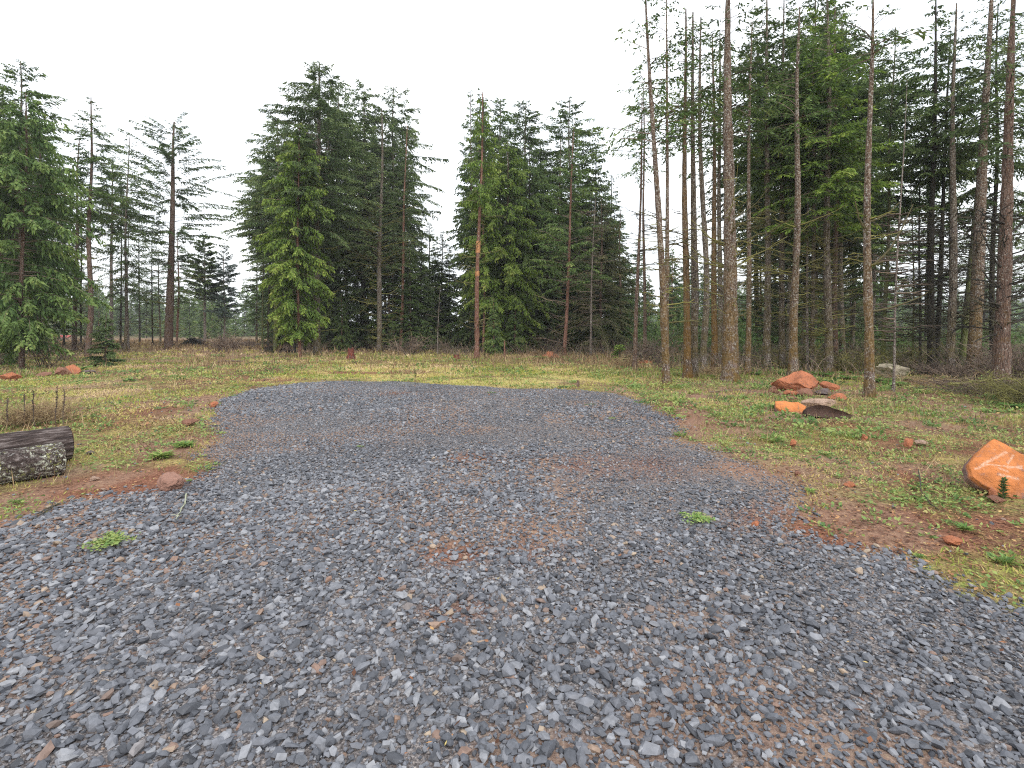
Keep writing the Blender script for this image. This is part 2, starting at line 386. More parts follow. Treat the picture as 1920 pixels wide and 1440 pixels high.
def make_ground():
    def axis(lo, hi, fine_lo, fine_hi, h):
        a = list(np.arange(fine_lo, fine_hi + 1e-6, h)); s = h
        x = fine_hi
        while x < hi: s *= 1.13; x += s; a.append(x)
        x, s = fine_lo, h
        while x > lo: s *= 1.13; x -= s; a.insert(0, x)
        return np.array(a)
    X = axis(-900, 900, -13, 15, .085); Y = axis(-300, 1200, .5, 19, .085)
    gx, gy = np.meshgrid(X, Y)
    x, y = gx.ravel(), gy.ravel()
    sd = pad_sd(x, y) + (fbm(x * 2.2, y * 2.2, 21, 3) - .5) * .45
    gmask = smooth(-.10, .10, sd)
    red = red_patch(x, y) + .45 * smooth(.52, .75, fbm(x * .55, y * .55, 31, 4)) * (1 - gmask)
    red = red * (0.35 + 1.0 * fbm(x * 3, y * 3, 37, 3))
    far = smooth(14, 24, y)
    green = smooth(.42, .62, fbm(x * .5 + 7, y * .3, 41, 4))
    z = gz(x, y) + .03 * smooth(0, .25, sd) + .012 * (fbm(x * 4, y * 4, 51, 3) - .5)
    mb = MB(); nx, ny = len(X), len(Y)
    j, i = np.meshgrid(np.arange(ny - 1), np.arange(nx - 1), indexing='ij')
    F = np.stack([j * nx + i, j * nx + i + 1, (j + 1) * nx + i + 1, (j + 1) * nx + i], -1).reshape(-1, 4)
    mb.add(np.stack([x, y, z], 1), F)
    m, nt, b = new_mat('soil_and_grass', .95, .1)
    tc = N(nt, "ShaderNodeTexCoord"); v = tc.outputs['Object']
    f = noise(nt, v, 28, 5, .75); g = noise(nt, v, 7, 5, .7); h = noise(nt, v, 1.4, 4, .6); q = noise(nt, v, 90, 2, .6)
    soil = ramp(nt, f, [(.28, (.05, .030, .022)), (.45, (.14, .080, .052)), (.60, (.24, .145, .095)), (.75, (.38, .29, .19))])
    redc = ramp(nt, f, [(.28, (.10, .042, .028)), (.5, (.22, .098, .062)), (.62, (.31, .155, .10)), (.75, (.42, .27, .18))])
    straw = ramp(nt, f, [(.3, (.16, .12, .05)), (.48, (.37, .31, .11)), (.6, (.47, .38, .16)), (.75, (.55, .46, .30))])
    moss = ramp(nt, f, [(.3, (.09, .13, .03)), (.5, (.23, .27, .07)), (.7, (.40, .40, .14))])
    c = mix(nt, rampf(nt, mathn(nt, 'ADD', mathn(nt, 'MULTIPLY', h, .55), mathn(nt, 'MULTIPLY', g, .45)), .39, .51), straw, soil)
    c = mix(nt, mathn(nt, 'MULTIPLY', tintattr(nt, 'green'), rampf(nt, g, .46, .60)), c, moss)
    c = mix(nt, rampf(nt, tintattr(nt, 'red'), .15, .6), c, redc)
    grav = ramp(nt, q, [(.3, (.07, .062, .062)), (.5, (.17, .155, .155)), (.7, (.34, .315, .31))])
    grav = mix(nt, rampf(nt, tintattr(nt, 'red'), .12, .5, 0, .85), grav, redc)
    c = mix(nt, tintattr(nt, 'gravelly'), c, grav)
    c = mix(nt, 1.0, c, ramp(nt, noise(nt, v, 55, 3, .8), [(.36, (.45, .42, .40)), (.52, (1.0, 1.0, 1.0)), (.66, (1.45, 1.4, 1.3))]), 'MULTIPLY')
    c = mix(nt, mathn(nt, 'MULTIPLY', tintattr(nt, 'meadow'), .85), c, ramp(nt, f, [(.3, (.13, .075, .055)), (.5, (.28, .175, .125)), (.7, (.42, .30, .20))]))
    c = mix(nt, mathn(nt, 'MULTIPLY', tintattr(nt, 'gold'), .8), c, ramp(nt, f, [(.3, (.25, .21, .06)), (.5, (.52, .45, .15)), (.7, (.66, .56, .28))]))
    # forest floor beyond the clearing
    c = mix(nt, tintattr(nt, 'forest'), c, ramp(nt, g, [(.3, (.06, .045, .03)), (.5, (.13, .10, .055)), (.7, (.17, .17, .06))]))
    nt.links.new(c, b.inputs['Base Color'])
    bump(nt, b, mathn(nt, 'ADD', f, mathn(nt, 'MULTIPLY', q, .5)), .02, .8)
    o = mb.build('ground', m, smooth_=True)
    attr(o, 'gravelly', gmask); attr(o, 'red', red); attr(o, 'green', green)
    ff = np.where(x > 6, smooth(20, 27, y), smooth(32, 45, y) * smooth(-12, -6, x) + smooth(75, 110, y))
    attr(o, 'meadow', np.clip(1.3 * np.exp(-((x - 7.0) / 3.2) ** 2 - ((y - 14.0) / 1.9) ** 2) + .8 * smooth(.5, .6, fbm(x * .7 + 2, y * .7, 19, 3)) * smooth(22, 14, y) + smooth(26, 36, y) * smooth(-9, -13, x) + .75 * smooth(19, 25, y) * smooth(0, 8, x) + .6 * smooth(-9, -14, x) * smooth(17, 20, y), 0, 1))
    gpx = 960 + x / np.maximum(y, .1) * FPX
    attr(o, 'gold', smooth(13.5, 15.5, y) * smooth(25, 20, y) * smooth(520, 640, gpx) * smooth(1260, 1120, gpx) * smooth(.3, .5, fbm(x * .5, y * .8, 15, 3)))
    attr(o, 'forest', np.clip(ff + smooth(-25, -32, x) * smooth(60, 30, y) * .5, 0, 1))
    tag(o, kind='structure')
make_ground()

# ------------------------------------------------------------------ gravel: every stone real
def ico(sub=0):
    t = (1 + sqrt(5)) / 2
    V = np.array([(-1, t, 0), (1, t, 0), (-1, -t, 0), (1, -t, 0), (0, -1, t), (0, 1, t), (0, -1, -t), (0, 1, -t), (t, 0, -1), (t, 0, 1), (-t, 0, -1), (-t, 0, 1)], float)
    V /= np.linalg.norm(V[0])
    F = np.array([(0, 11, 5), (0, 5, 1), (0, 1, 7), (0, 7, 10), (0, 10, 11), (1, 5, 9), (5, 11, 4), (11, 10, 2), (10, 7, 6), (7, 1, 8), (3, 9, 4), (3, 4, 2), (3, 2, 6), (3, 6, 8), (3, 8, 9), (4, 9, 5), (2, 4, 11), (6, 2, 10), (8, 6, 7), (9, 8, 1)])
    for _ in range(sub):
        V = list(map(tuple, V)); idx = {}; out = []
        def mid(a, b):
            k = (min(a, b), max(a, b))
            if k not in idx:
                p = np.array(V[a]) + np.array(V[b]); p /= np.linalg.norm(p); idx[k] = len(V); V.append(tuple(p))
            return idx[k]
        for a, b_, c in F:
            x_, y_, z_ = mid(a, b_), mid(b_, c), mid(c, a)
            out += [(a, x_, z_), (b_, y_, x_), (c, z_, y_), (x_, y_, z_)]
        V = np.array(V); F = np.array(out)
    return V, F

def rot_mats(rng, n, tilt=.5):
    az = rng.random(n) * 2 * pi; ta = rng.normal(0, tilt, n); tb = rng.random(n) * 2 * pi
    ca, sa = np.cos(az), np.sin(az); Z = np.zeros(n); O = np.ones(n)
    Rz = np.stack([ca, -sa, Z, sa, ca, Z, Z, Z, O], 1).reshape(n, 3, 3)
    ux, uy = np.cos(tb), np.sin(tb); c, s = np.cos(ta), np.sin(ta)
    Rt = np.stack([c + ux * ux * (1 - c), ux * uy * (1 - c), uy * s, ux * uy * (1 - c), c + uy * uy * (1 - c), -ux * s, -uy * s, ux * s, c], 1).reshape(n, 3, 3)
    return Rt @ Rz

BOXV = np.array([(x, y, z) for z in (-1, 1) for y in (-1, 1) for x in (-1, 1)], float) * .62
BOXF = np.array([(0, 2, 3, 1), (4, 5, 7, 6), (0, 1, 5, 4), (2, 6, 7, 3), (0, 4, 6, 2), (1, 3, 7, 5)])
def scatter_stones(mb, x, y, z, size, tint, rng, fine):
    n = len(x)
    if n == 0: return
    V0, F0 = (ICO0 if fine else (BOXV, BOXF))
    k = len(V0)
    V = V0[None] * (1 + (rng.random((n, k, 1)) - .5) * (.55 if fine else .3)) + (rng.random((n, k, 3)) - .5) * .35
    sc = np.stack([rng.uniform(.8, 1.35, n), rng.uniform(.55, 1.0, n), rng.uniform(.32, .65, n)], 1)[:, None, :]
    V = np.einsum('nij,nkj->nki', rot_mats(rng, n, .45), V * sc) * (size[:, None, None] * .5)
    V = V + np.stack([x, y, z], 1)[:, None, :]
    F = (F0[None] + (np.arange(n) * k)[:, None, None]).reshape(-1, F0.shape[1])
    mb.add(V.reshape(-1, 3), F, 0, np.repeat(tint, k))
ICO0 = ico(0)

def make_gravel():
    rng = np.random.default_rng(11); mb = MB()
    def zone(y0, y1, h, s0, s1, fine, lift=.0, fade=None):
        xs = np.arange(-17, 17, h); ys = np.arange(y0, y1, h)
        x, y = np.meshgrid(xs, ys); x = x.ravel() + rng.uniform(-.6, .6, x.size) * h; y = y.ravel() + rng.uniform(-.6, .6, y.size) * h
        k = (np.abs(x) < y * 1.2 + 1.3) & (rng.random(x.size) < np.clip((fade[0] - y) / (fade[0] - fade[1]), 0, 1)); x, y = x[k], y[k]
        sd = pad_sd(x, y) + (fbm(x * 2.2, y * 2.2, 21, 3) - .5) * .45
        red = red_patch(x, y)
        p = smooth(-.30, .06, sd) ** 1.5 * (1 - .62 * np.clip(red, 0, 1) * smooth(.3, .6, fbm(x * 2.3, y * 2.3, 77, 3) + .12))
        stray = (sd < -.05) & (rng.random(len(x)) < .012 * np.exp(sd * .8))
        k = (rng.random(len(x)) < p) | stray; x, y, sd, red = x[k], y[k], sd[k], red[k]
        comp = smooth(-1.8, .2, x + .12 * (y - 5)) * smooth(6.0, 2.5, x) * (.45 + .55 * smooth(3, 6, y)) * smooth(.2, 1.5, y - 2.2) * .7 * smooth(.36, .6, fbm(x * 1.1 + 1, y * .45, 66, 4))
        k = rng.random(len(x)) > .45 * comp; x, y, sd, red, comp = x[k], y[k], sd[k], red[k], comp[k]
        coarse = smooth(.35, .7, fbm(x * .5, y * .5, 88, 3) + .22 * smooth(1.5, -2.5, x) * smooth(8, 4, y) - .12 * smooth(0, 3, x))
        sz = (s0 + (s1 - s0) * rng.random(len(x)) ** 2.6 * (.30 + .95 * coarse * (1 - .6 * comp)))
        big = rng.random(len(x)) < .010 * (.3 + coarse); sz[big] *= 1.4
        t = np.clip(.50 + .03 * comp + .22 * rng.normal(0, 1, len(x)) + .25 * (fbm(x * .6, y * .6, 99, 3) - .5), 0, .86)
        od = rng.random(len(x)) < .04 + .10 * comp + .06 * smooth(.45, .62, fbm(x * .45 + 3, y * .45, 55, 3)) + .25 * np.clip(red, 0, 1)
        t[od] = rng.uniform(.885, 1, od.sum()) ** 1.15
        zz = gz(x, y) + .03 * smooth(0, .25, sd) + rng.uniform(-.1, .45, len(x)) * sz * .5 + lift
        scatter_stones(mb, x, y, zz, sz, t, rng, fine)
    zone(1.5, 8.5, .026, .012, .042, False, .0, (8.5, 4.5))
    zone(1.5, 10.0, .034, .020, .060, True, .004, (10, 8))
    zone(8.0, 16.5, .040, .028, .074, True, .004, (8, 10))
    o = mb.build('gravel', M['gravel']); tag(o, kind='stuff')
    o["label"] = "dark blue-grey crushed gravel spread over the parking pad"
make_gravel()

# ------------------------------------------------------------------ ground cover
def pick(n, y0, y1, rng, xpad=1.08, power=1.0):
    """random ground points inside the view wedge"""
    u = rng.random(n); y = (y0 ** power + u * (y1 ** power - y0 ** power)) ** (1 / power)
    x = rng.uniform(-1, 1, n) * (y * (xpad + .22) + 1.2); return x, y

def cover():
    rng = np.random.default_rng(23)
    # short grass and moss blades
    mb = MB()
    for n, y0, y1, h0, h1, w in ((90000, 2.2, 9, .02, .07, .008), (120000, 9, 18, .03, .09, .016), (120000, 17, 34, .05, .13, .035), (60000, 30, 75, .08, .28, .08)):
        x, y = pick(n, y0, y1, rng, power=1.6)
        sd = pad_sd(x, y); g = fbm(x * .9, y * .7, 41, 4); g2 = fbm(x * 3.1, y * 3.1, 45, 2)
        red = red_patch(x, y)
        p = smooth(.43, .60, g * .65 + g2 * .4 - .1 * red - .05 * smooth(3, 8, x) * smooth(22, 12, y)) * smooth(0.05, -.25, sd) + smooth(-.6, -.1, -np.abs(sd)) * 0
        p *= (1 - .5 * (x > 6) * smooth(19, 24, y))
        k = rng.random(n) < np.clip(p, 0, 1) * (1 - .75 * np.clip(red, 0, 1)); x, y, g = x[k], y[k], g[k]
        m = len(x); B = np.stack([x, y, gz(x, y) - .005], 1)
        D = np.stack([rng.normal(0, .55, m), rng.normal(0, .55, m), np.ones(m) * .8], 1)
        t = np.clip(.52 + rng.normal(0, .15, m) - .8 * (fbm(x * .5 + 5, y * .5, 61, 3) - .48) * 2 + .10 * smooth(15, 22, y) + .2 * smooth(26, 34, y), 0, 1)
        leaves(mb, B, D, rng.uniform(h0, h1, m), w * rng.uniform(.6, 1.3, m), 0, t, rng, 0)
    o = mb.build('grass', M['grass']); tag(o, kind='stuff'); o["label"] = "short straw and green grass round the gravel pad"
    # broad low leaves
    mb = MB()
    for n, y0, y1, s0, s1 in ((60000, 2.2, 9, .015, .045), (60000, 8, 20, .03, .08), (26000, 18, 34, .06, .15)):
        x, y = pick(n, y0, y1, rng, power=1.6)
        sd = pad_sd(x, y); g = fbm(x * 1.3 + 3, y * 1.3, 71, 4)
        p = smooth(.50, .66, g + .05 * smooth(2, 6, x)) * smooth(0.02, -.2, sd) * (1 - .6 * np.clip(red_patch(x, y), 0, 1))
        k = rng.random(n) < p; x, y = x[k], y[k]; m = len(x)
        B = np.stack([x, y, gz(x, y) + rng.uniform(0, .05, m)], 1)
        a = rng.random(m) * 2 * pi
        D = np.stack([np.cos(a), np.sin(a), rng.uniform(.0, .9, m)], 1)
        s = rng.uniform(s0, s1, m)
        leaves(mb, B, D, s, s * rng.uniform(.5, .9, m), 0, np.clip(rng.normal(.5, .22, m), 0, 1), rng, .5, .15)
    for n, y0, y1, s0, s1, r0 in ((3800, 2.4, 9, .015, .05, .09), (5200, 8, 20, .03, .08, .16), (3000, 18, 34, .06, .14, .3)):
        x, y = pick(n, y0, y1, rng, power=1.6)
        p = (.40 + .6 * smooth(1, 5, x)) * smooth(.44, .60, fbm(x * .7 + 3, y * .7, 73, 3) + .05 * smooth(2, 6, x)) * smooth(0, -.15, pad_sd(x, y)) * (1 - .75 * np.clip(red_patch(x, y), 0, 1))
        k = rng.random(n) < p; x, y = x[k], y[k]; m = 22
        tb = np.repeat(np.clip(rng.normal(.45, .25, len(x)), 0, 1), m); rr = np.repeat(r0 * rng.uniform(.4, 1.3, len(x)), m)
        x, y = np.repeat(x, m), np.repeat(y, m); q = len(x); a = rng.random(q) * 2 * pi; u = rng.random(q) ** .6 * rr
        B = np.stack([x + np.cos(a) * u, y + np.sin(a) * u, gz(x, y) + rng.uniform(0, .35, q) * rr], 1); s = rng.uniform(s0, s1, q)
        leaves(mb, B, np.stack([np.cos(a), np.sin(a), rng.uniform(0, 1.2, q)], 1), s, s * rng.uniform(.3, .8, q), 0, np.clip(tb + rng.normal(0, .13, q), 0, 1), rng, .4, .1)
    x, y = pick(1500, 2.6, 17, rng, power=1.5)
    p = (.25 + .75 * smooth(1, 5, x)) * smooth(.42, .60, fbm(x * .6 + 9, y * .6, 79, 3)) * smooth(0, -.2, pad_sd(x, y))
    k = rng.random(len(x)) < p
    for xx, yy in zip(x[k], y[k]):
        m = 46; rr = rng.uniform(.06, .24) * (.6 + yy * .05); a = rng.random(m) * 2 * pi; u = rng.random(m) ** .6 * rr; ss = rng.uniform(.02, .06) * (1 + yy * .04); lf = rng.choice([.2, .5, .75])
        B = np.stack([xx + np.cos(a) * u, yy + np.sin(a) * u, gz(xx, yy) + rng.uniform(0, .8, m) * rr * (1 - u / rr * .7)], 1)
        leaves(mb, B, np.stack([np.cos(a), np.sin(a), rng.uniform(0, 1.6, m)], 1), ss * rng.uniform(.5, 1.6, m), ss * lf, 0, np.clip(rng.normal(.45, .25) + rng.normal(0, .15, m), 0, 1), rng, .4, .15)
    o = mb.build('weeds', M['weed']); tag(o, kind='stuff'); o["label"] = "low bright green weeds creeping over the soil"
    # fallen leaves, bark chips and needles
    mb = MB()
    for n, y0, y1, s0, s1 in ((110000, 1.8, 9, .010, .05), (120000, 8, 26, .025, .09)):
        x, y = pick(n, y0, y1, rng, power=1.6)
        sd = pad_sd(x, y); g = fbm(x * .8 + 13, y * .8, 81, 4)
        p = (.25 + .75 * smooth(.4, .6, g)) * smooth(0.05, -.2, sd) + .012
        k = rng.random(n) < p; x, y, sd = x[k], y[k], sd[k]; m = len(x)
        B = np.stack([x, y, gz(x, y) + .006 + .045 * (sd > 0) + rng.uniform(0, .015, m)], 1)
        a = rng.random(m) * 2 * pi; D = np.stack([np.cos(a), np.sin(a), rng.normal(0, .22, m)], 1)
        s = rng.uniform(s0, s1, m)
        leaves(mb, B, D, s, s * rng.uniform(.15, .65, m), 0, np.clip(rng.random(m) ** 1.2, 0, 1), rng, .8)
    o = mb.build('leaf_litter', M['litter']); tag(o, kind='stuff'); o["label"] = "brown fallen leaves, chips and needles on the soil"
    # tall dry grass and stalks: along the forest edge, in the far clearing, among the rocks
    mb = MB()
    n = 170000
    x, y = pick(n, 5, 70, rng, power=1.1)
    px = 960 + x / y * FPX; py = HOR + EYE / y * FPX
    w = np.zeros(n)
    w = np.maximum(w, smooth(686, 676, py) * smooth(640, 655, py) * (px > 600) * (px < 1250) * (.2 + .8 * smooth(880, 960, px)) * smooth(.3, .5, fbm(x * .5 + 4, y * .5, 17, 2)))
    w = np.maximum(w, smooth(700, 680, py) * (px > 1100) * (px < 1330) * .8)
    w = np.maximum(w, smooth(664, 650, py) * (px < 560) * (px > 60) * .8)
    w = np.maximum(w, np.exp(-((px - 380) / 90) ** 2 - ((py - 684) / 7) ** 2))
    w = np.maximum(w, np.exp(-((px - 60) / 110) ** 2 - ((py - 705) / 10) ** 2) * .8)
    w = np.maximum(w, np.exp(-((px - 60) / 80) ** 2 - ((py - 790) / 28) ** 2) * .9)
    w = np.maximum(w, np.exp(-((px - 1640) / 190) ** 2 - ((py - 775) / 45) ** 2) * .75)
    w = np.maximum(w, np.exp(-((px - 1820) / 130) ** 2 - ((py - 735) / 25) ** 2) * .8)
    w = np.maximum(w, (.14 + .22 * smooth(2, 5, x)) * (py < 930))
    w *= .25 + 1.0 * smooth(.38, .62, fbm(x * .6, y * .35, 91, 3))
    k = (rng.random(n) < w) & (pad_sd(x, y) < -.1); x, y, py = x[k], y[k], py[k]; m = len(x)
    B = np.stack([x, y, gz(x, y) - .01], 1)
    D = np.stack([rng.normal(0, .32, m), rng.normal(0, .32, m), np.ones(m)], 1)
    h = rng.uniform(.12, .40, m) * (.7 + .6 * smooth(12, 25, y))
    leaves(mb, B, D, h, np.maximum(.006, y * .0012) * rng.uniform(.6, 1.5, m), 0, np.clip(rng.normal(.45, .25, m), 0, 1), rng, 0)
    o = mb.build('dry_grass', M['dry']); tag(o, kind='stuff'); o["label"] = "reddish brown dry grass and stalks along the forest edge"
    # twiggy leafy undergrowth at the foot of the forest
    mb = MB(); n = 1500
    x, y = pick(n, 15, 50, rng, power=1.0); px = 960 + x / y * FPX; py = HOR + EYE / y * FPX
    edge = np.interp(px, [-100, 60, 250, 400, 560, 700, 900, 1180, 1230, 1350, 1500, 1700, 1950], [700, 690, 655, 655, 664, 664, 668, 678, 697, 700, 704, 706, 716])
    w = smooth(edge + 2, edge - 4, py) * np.where((px > 40) & (px < 480), .35, 1) * smooth(.3, .55, vnoise(x * .3, y * .3, 7) + .15)
    k = rng.random(n) < w; x, y, px = x[k], y[k], px[k]; m = len(x)
    tw = 16
    bx = np.repeat(x, tw) + rng.normal(0, .25, m * tw); by = np.repeat(y, tw) + rng.normal(0, .25, m * tw)
    hh = np.repeat(rng.uniform(.5, 1.5, m), tw) * rng.uniform(.5, 1.1, m * tw)
    az = rng.random(m * tw) * 2 * pi; sp = rng.uniform(.2, .8, m * tw) * hh
    t = np.linspace(0, 1, 5)[None, :, None]
    P = np.stack([bx, by, gz(bx, by)], 1)[:, None, :] + t * np.stack([np.cos(az) * sp, np.sin(az) * sp, hh], 1)[:, None, :] + (rng.normal(0, .05, (m * tw, 5, 3)) * t)
    P[:, :, 2] -= (t[..., 0] ** 2) * hh[:, None] * .25
    R = np.linspace(1, .35, 5)[None] * (.0055 + by * .00022)[:, None]
    many_tubes(mb, P, R, 3, 0, rng.random(m * tw))
    q = 5; Q = P[:, 2:, :].reshape(-1, 3); Q = Q[rng.random(len(Q)) < .5]
    leaves(mb, Q, rng.normal(0, 1, Q.shape), rng.uniform(.05, .14, len(Q)), rng.uniform(.04, .08, len(Q)), 1, np.clip(rng.normal(.45, .25, len(Q)), 0, 1), rng, 0)
    o = mb.build('undergrowth', [M['twig'], M['brownish']]); tag(o, kind='stuff'); o["label"] = "low twiggy brown undergrowth at the foot of the forest"
    # leafy shrubbery deeper inside the wood
    mb = MB(); n = 900
    x, y = pick(n, 24, 75, rng, power=1.0); px = 960 + x / y * FPX
    edge_d = np.interp(px, [-100, 560, 640, 900, 1180, 1250, 1500, 1950], [28, 70, 38, 34, 36, 26, 24, 20])
    k = (y > edge_d) & ((px > 560) | (px < 90)); x, y = x[k], y[k]
    for xx, yy in zip(x, y):
        m = 110; hh = rng.uniform(.8, 2.6); rr = rng.uniform(.7, 1.6)
        q = rng.normal(0, 1, (m, 3)); q /= np.linalg.norm(q, axis=1)[:, None]; q *= rng.random((m, 1)) ** .4
        B = np.stack([xx + q[:, 0] * rr, yy + q[:, 1] * rr, hh * (.5 + .5 * q[:, 2])], 1)
        leaves(mb, B, rng.normal(0, 1, (m, 3)), rng.uniform(.15, .45, m), rng.uniform(.06, .16, m), int(rng.random() < .45), np.clip(rng.normal(.4, .2, m), 0, 1), rng, 0)
    o = mb.build('shrubbery', [M['fir'], M['brownish']]); tag(o, kind='stuff'); o["label"] = "leafy dim shrubbery deep inside the wood"
cover()

# ------------------------------------------------------------------ trees
def centre_fn(H, lean, rng, wob=.05):
    p1, p2 = rng.random(2) * 2 * pi; f = rng.uniform(.35, .7)
    def c(z):
        z = np.asarray(z, float)
        return np.stack([lean[0] * z + wob * (np.sin(z * f + p1) - sin(p1)) * np.minimum(1, z / 2), lean[1] * z + wob * (np.sin(z * f * 1.3 + p2) - sin(p2)) * np.minimum(1, z / 2), z], -1)
    return c

def trunk_mesh(mb, c, H, r0, rng, k=10, flare=.35, mat=0, top=.15):
    n = max(8, int(H / .35)); z = np.linspace(-.12, H, n)
    r = r0 * (top + (1 - top) * (1 - np.clip(z / H, 0, 1)) ** .8) * (1 + flare * np.exp(-np.maximum(z, 0) / .20))
    r *= 1 + .05 * rng.normal(0, 1, n) * (z > 0)
    tube(mb, c(z), r, k, mat, .5, .07, rng)

def dead_limbs(mb, c, spec, rng, mat=1, r0=.018, sub=True):
    """spec: (z0, z1, count, len0, len1, rise, curl)"""
    z0, z1, n, l0, l1, rise, curl = spec
    z = rng.uniform(z0, z1, n); az = rng.random(n) * 2 * pi; L = rng.uniform(l0, l1, n) * (rng.random(n) ** .35)
    t = np.linspace(0, 1, 7)[None, :]
    h = np.stack([np.cos(az), np.sin(az)], 1)
    swerve = rng.normal(0, .22, n)
    P = c(z)[:, None, :] + np.zeros((n, 7, 3))
    P[..., 0] += (h[:, 0, None] - swerve[:, None] * t * h[:, 1, None]) * L[:, None] * t
    P[..., 1] += (h[:, 1, None] + swerve[:, None] * t * h[:, 0, None]) * L[:, None] * t
    P[..., 2] += L[:, None] * (rise * t + (curl * rng.uniform(.3, 1.3, n))[:, None] * t ** 2)
    P += rng.normal(0, .025, P.shape) * L[:, None, None] * t[..., None]
    tt = np.clip(rng.normal(.5, .25, n), 0, 1)
    R = r0 * rng.uniform(.6, 1.3, n)[:, None] * np.linspace(1, .3, 7)[None]
    many_tubes(mb, P, R, 4, mat, tt)
    if sub and n:
        m = n * 5; b = rng.integers(0, n, m); s = rng.integers(2, 6, m)
        A = P[b, s]; az2 = az[b] + rng.normal(0, .9, m); l2 = L[b] * rng.uniform(.12, .4, m)
        t2 = np.linspace(0, 1, 4)[None, :]
        Q = A[:, None, :] + np.zeros((m, 4, 3))
        Q[..., 0] += np.cos(az2)[:, None] * l2[:, None] * t2; Q[..., 1] += np.sin(az2)[:, None] * l2[:, None] * t2
        Q[..., 2] += l2[:, None] * ((rise * .6 + rng.normal(0, .35, m))[:, None] * t2)
        many_tubes(mb, Q, r0 * .5 * np.linspace(1, .4, 4)[None] * np.ones((m, 1)), 3, mat, tt[b])

STYLE = {  # rise, droop (t^2), twig droop, twig length, leaf width, leaves per metre, spacing
    'fir':   dict(rise=.10, curve=-.22, tdroop=-.25, twl=.42, lw=.060, dens=56, dz=.34),
    'dark':  dict(rise=.05, curve=-.28, tdroop=-.40, twl=.42, lw=.065, dens=52, dz=.38),
    'cedar': dict(rise=.12, curve=-.50, tdroop=-1.1, twl=.50, lw=.085, dens=60, dz=.30),
    'sparse': dict(rise=.25, curve=-.25, tdroop=-.30, twl=.38, lw=.055, dens=26, dz=.50),
    'spire': dict(rise=.30, curve=-.12, tdroop=-.20, twl=.50, lw=.08, dens=50, dz=.45),
}
def crown_mesh(mb, c, z0, z1, R, style, rng, r0=.02, shape='cone', dens=1.0, lw=1.0, mats=(0, 1), gap=.0, side=None, lowR=.75, twl=1.0):
    S = STYLE[style]
    z = np.arange(z0, z1 - .1, S['dz'] * .75); nb = 5
    zb = np.clip(np.repeat(z, nb) + rng.normal(0, .22, len(z) * nb), z0, z1 - .03); n = len(zb)
    az = rng.random(n) * 2 * pi
    u = np.clip((zb - z0) / (z1 - z0), 0, 1)
    if shape == 'cone': L = R * (1 - u) ** .75 * (lowR + (1 - lowR) * np.minimum(1, u / .2))
    elif shape == 'column': L = R * np.minimum(1, (1 - u) / .4) ** .7 * (lowR + (1 - lowR) * np.minimum(1, u / .25))
    else: L = R * np.sin(pi * np.clip(u * .85 + .12, 0, 1)) ** .7
    L = L * rng.uniform(.45, 1.2, n) + .12
    if side is not None:
        L *= 1 - side[1] * (.5 - .5 * np.cos(az - side[0]))
    k = rng.random(n) > gap; zb, az, L, u = zb[k], az[k], L[k], u[k]; n = len(zb)
    rise = S['rise'] + rng.normal(0, .10, n) + .55 * u ** 2; curve = S['curve'] * rng.uniform(.5, 1.4, n)
    swv = rng.normal(0, .2, n)
    C = c(zb)
    def at(b, t):
        x = (np.cos(az[b]) - swv[b] * t * np.sin(az[b])) * L[b] * t; y = (np.sin(az[b]) + swv[b] * t * np.cos(az[b])) * L[b] * t
        return C[b] + np.stack([x, y, L[b] * (rise[b] * t + curve[b] * t * t)], -1)
    T = np.linspace(0, 1, 5)
    P = np.stack([at(np.arange(n), np.full(n, t)) for t in T], 1)
    many_tubes(mb, P, r0 * np.linspace(1, .25, 5)[None] * np.clip(L / R, .3, 1)[:, None], 3, mats[1], rng.random(n) * .8)
    K = 3
    cnt = int((L.sum()) * S['dens'] * dens * 1.5 / K)
    b = rng.choice(n, cnt, p=L / L.sum())
    t = rng.uniform(.12, 1, cnt) ** .75
    A = at(b, t)
    sgn = rng.choice([-1, 1], cnt); ang = az[b] + sgn * rng.uniform(.35, 1.15, cnt)
    tl = S['twl'] * twl * (1.15 - .6 * t) * rng.uniform(.45, 1.2, cnt) * np.clip(L[b] / 1.2, .45, 1.15)
    D = np.stack([np.cos(ang), np.sin(ang), S['tdroop'] * rng.uniform(.5, 2.6, cnt) + rise[b] * .4], 1)
    D /= np.linalg.norm(D, axis=1)[:, None]
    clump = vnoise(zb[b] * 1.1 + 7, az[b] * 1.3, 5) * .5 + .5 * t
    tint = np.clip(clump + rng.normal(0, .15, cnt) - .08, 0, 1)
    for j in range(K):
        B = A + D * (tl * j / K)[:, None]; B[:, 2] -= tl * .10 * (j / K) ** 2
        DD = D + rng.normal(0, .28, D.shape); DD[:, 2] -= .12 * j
        leaves(mb, B, DD, tl / K * rng.uniform(1.2, 2.0, cnt), S['lw'] * lw * rng.uniform(.6, 1.3, cnt), mats[0], tint, rng, .35)

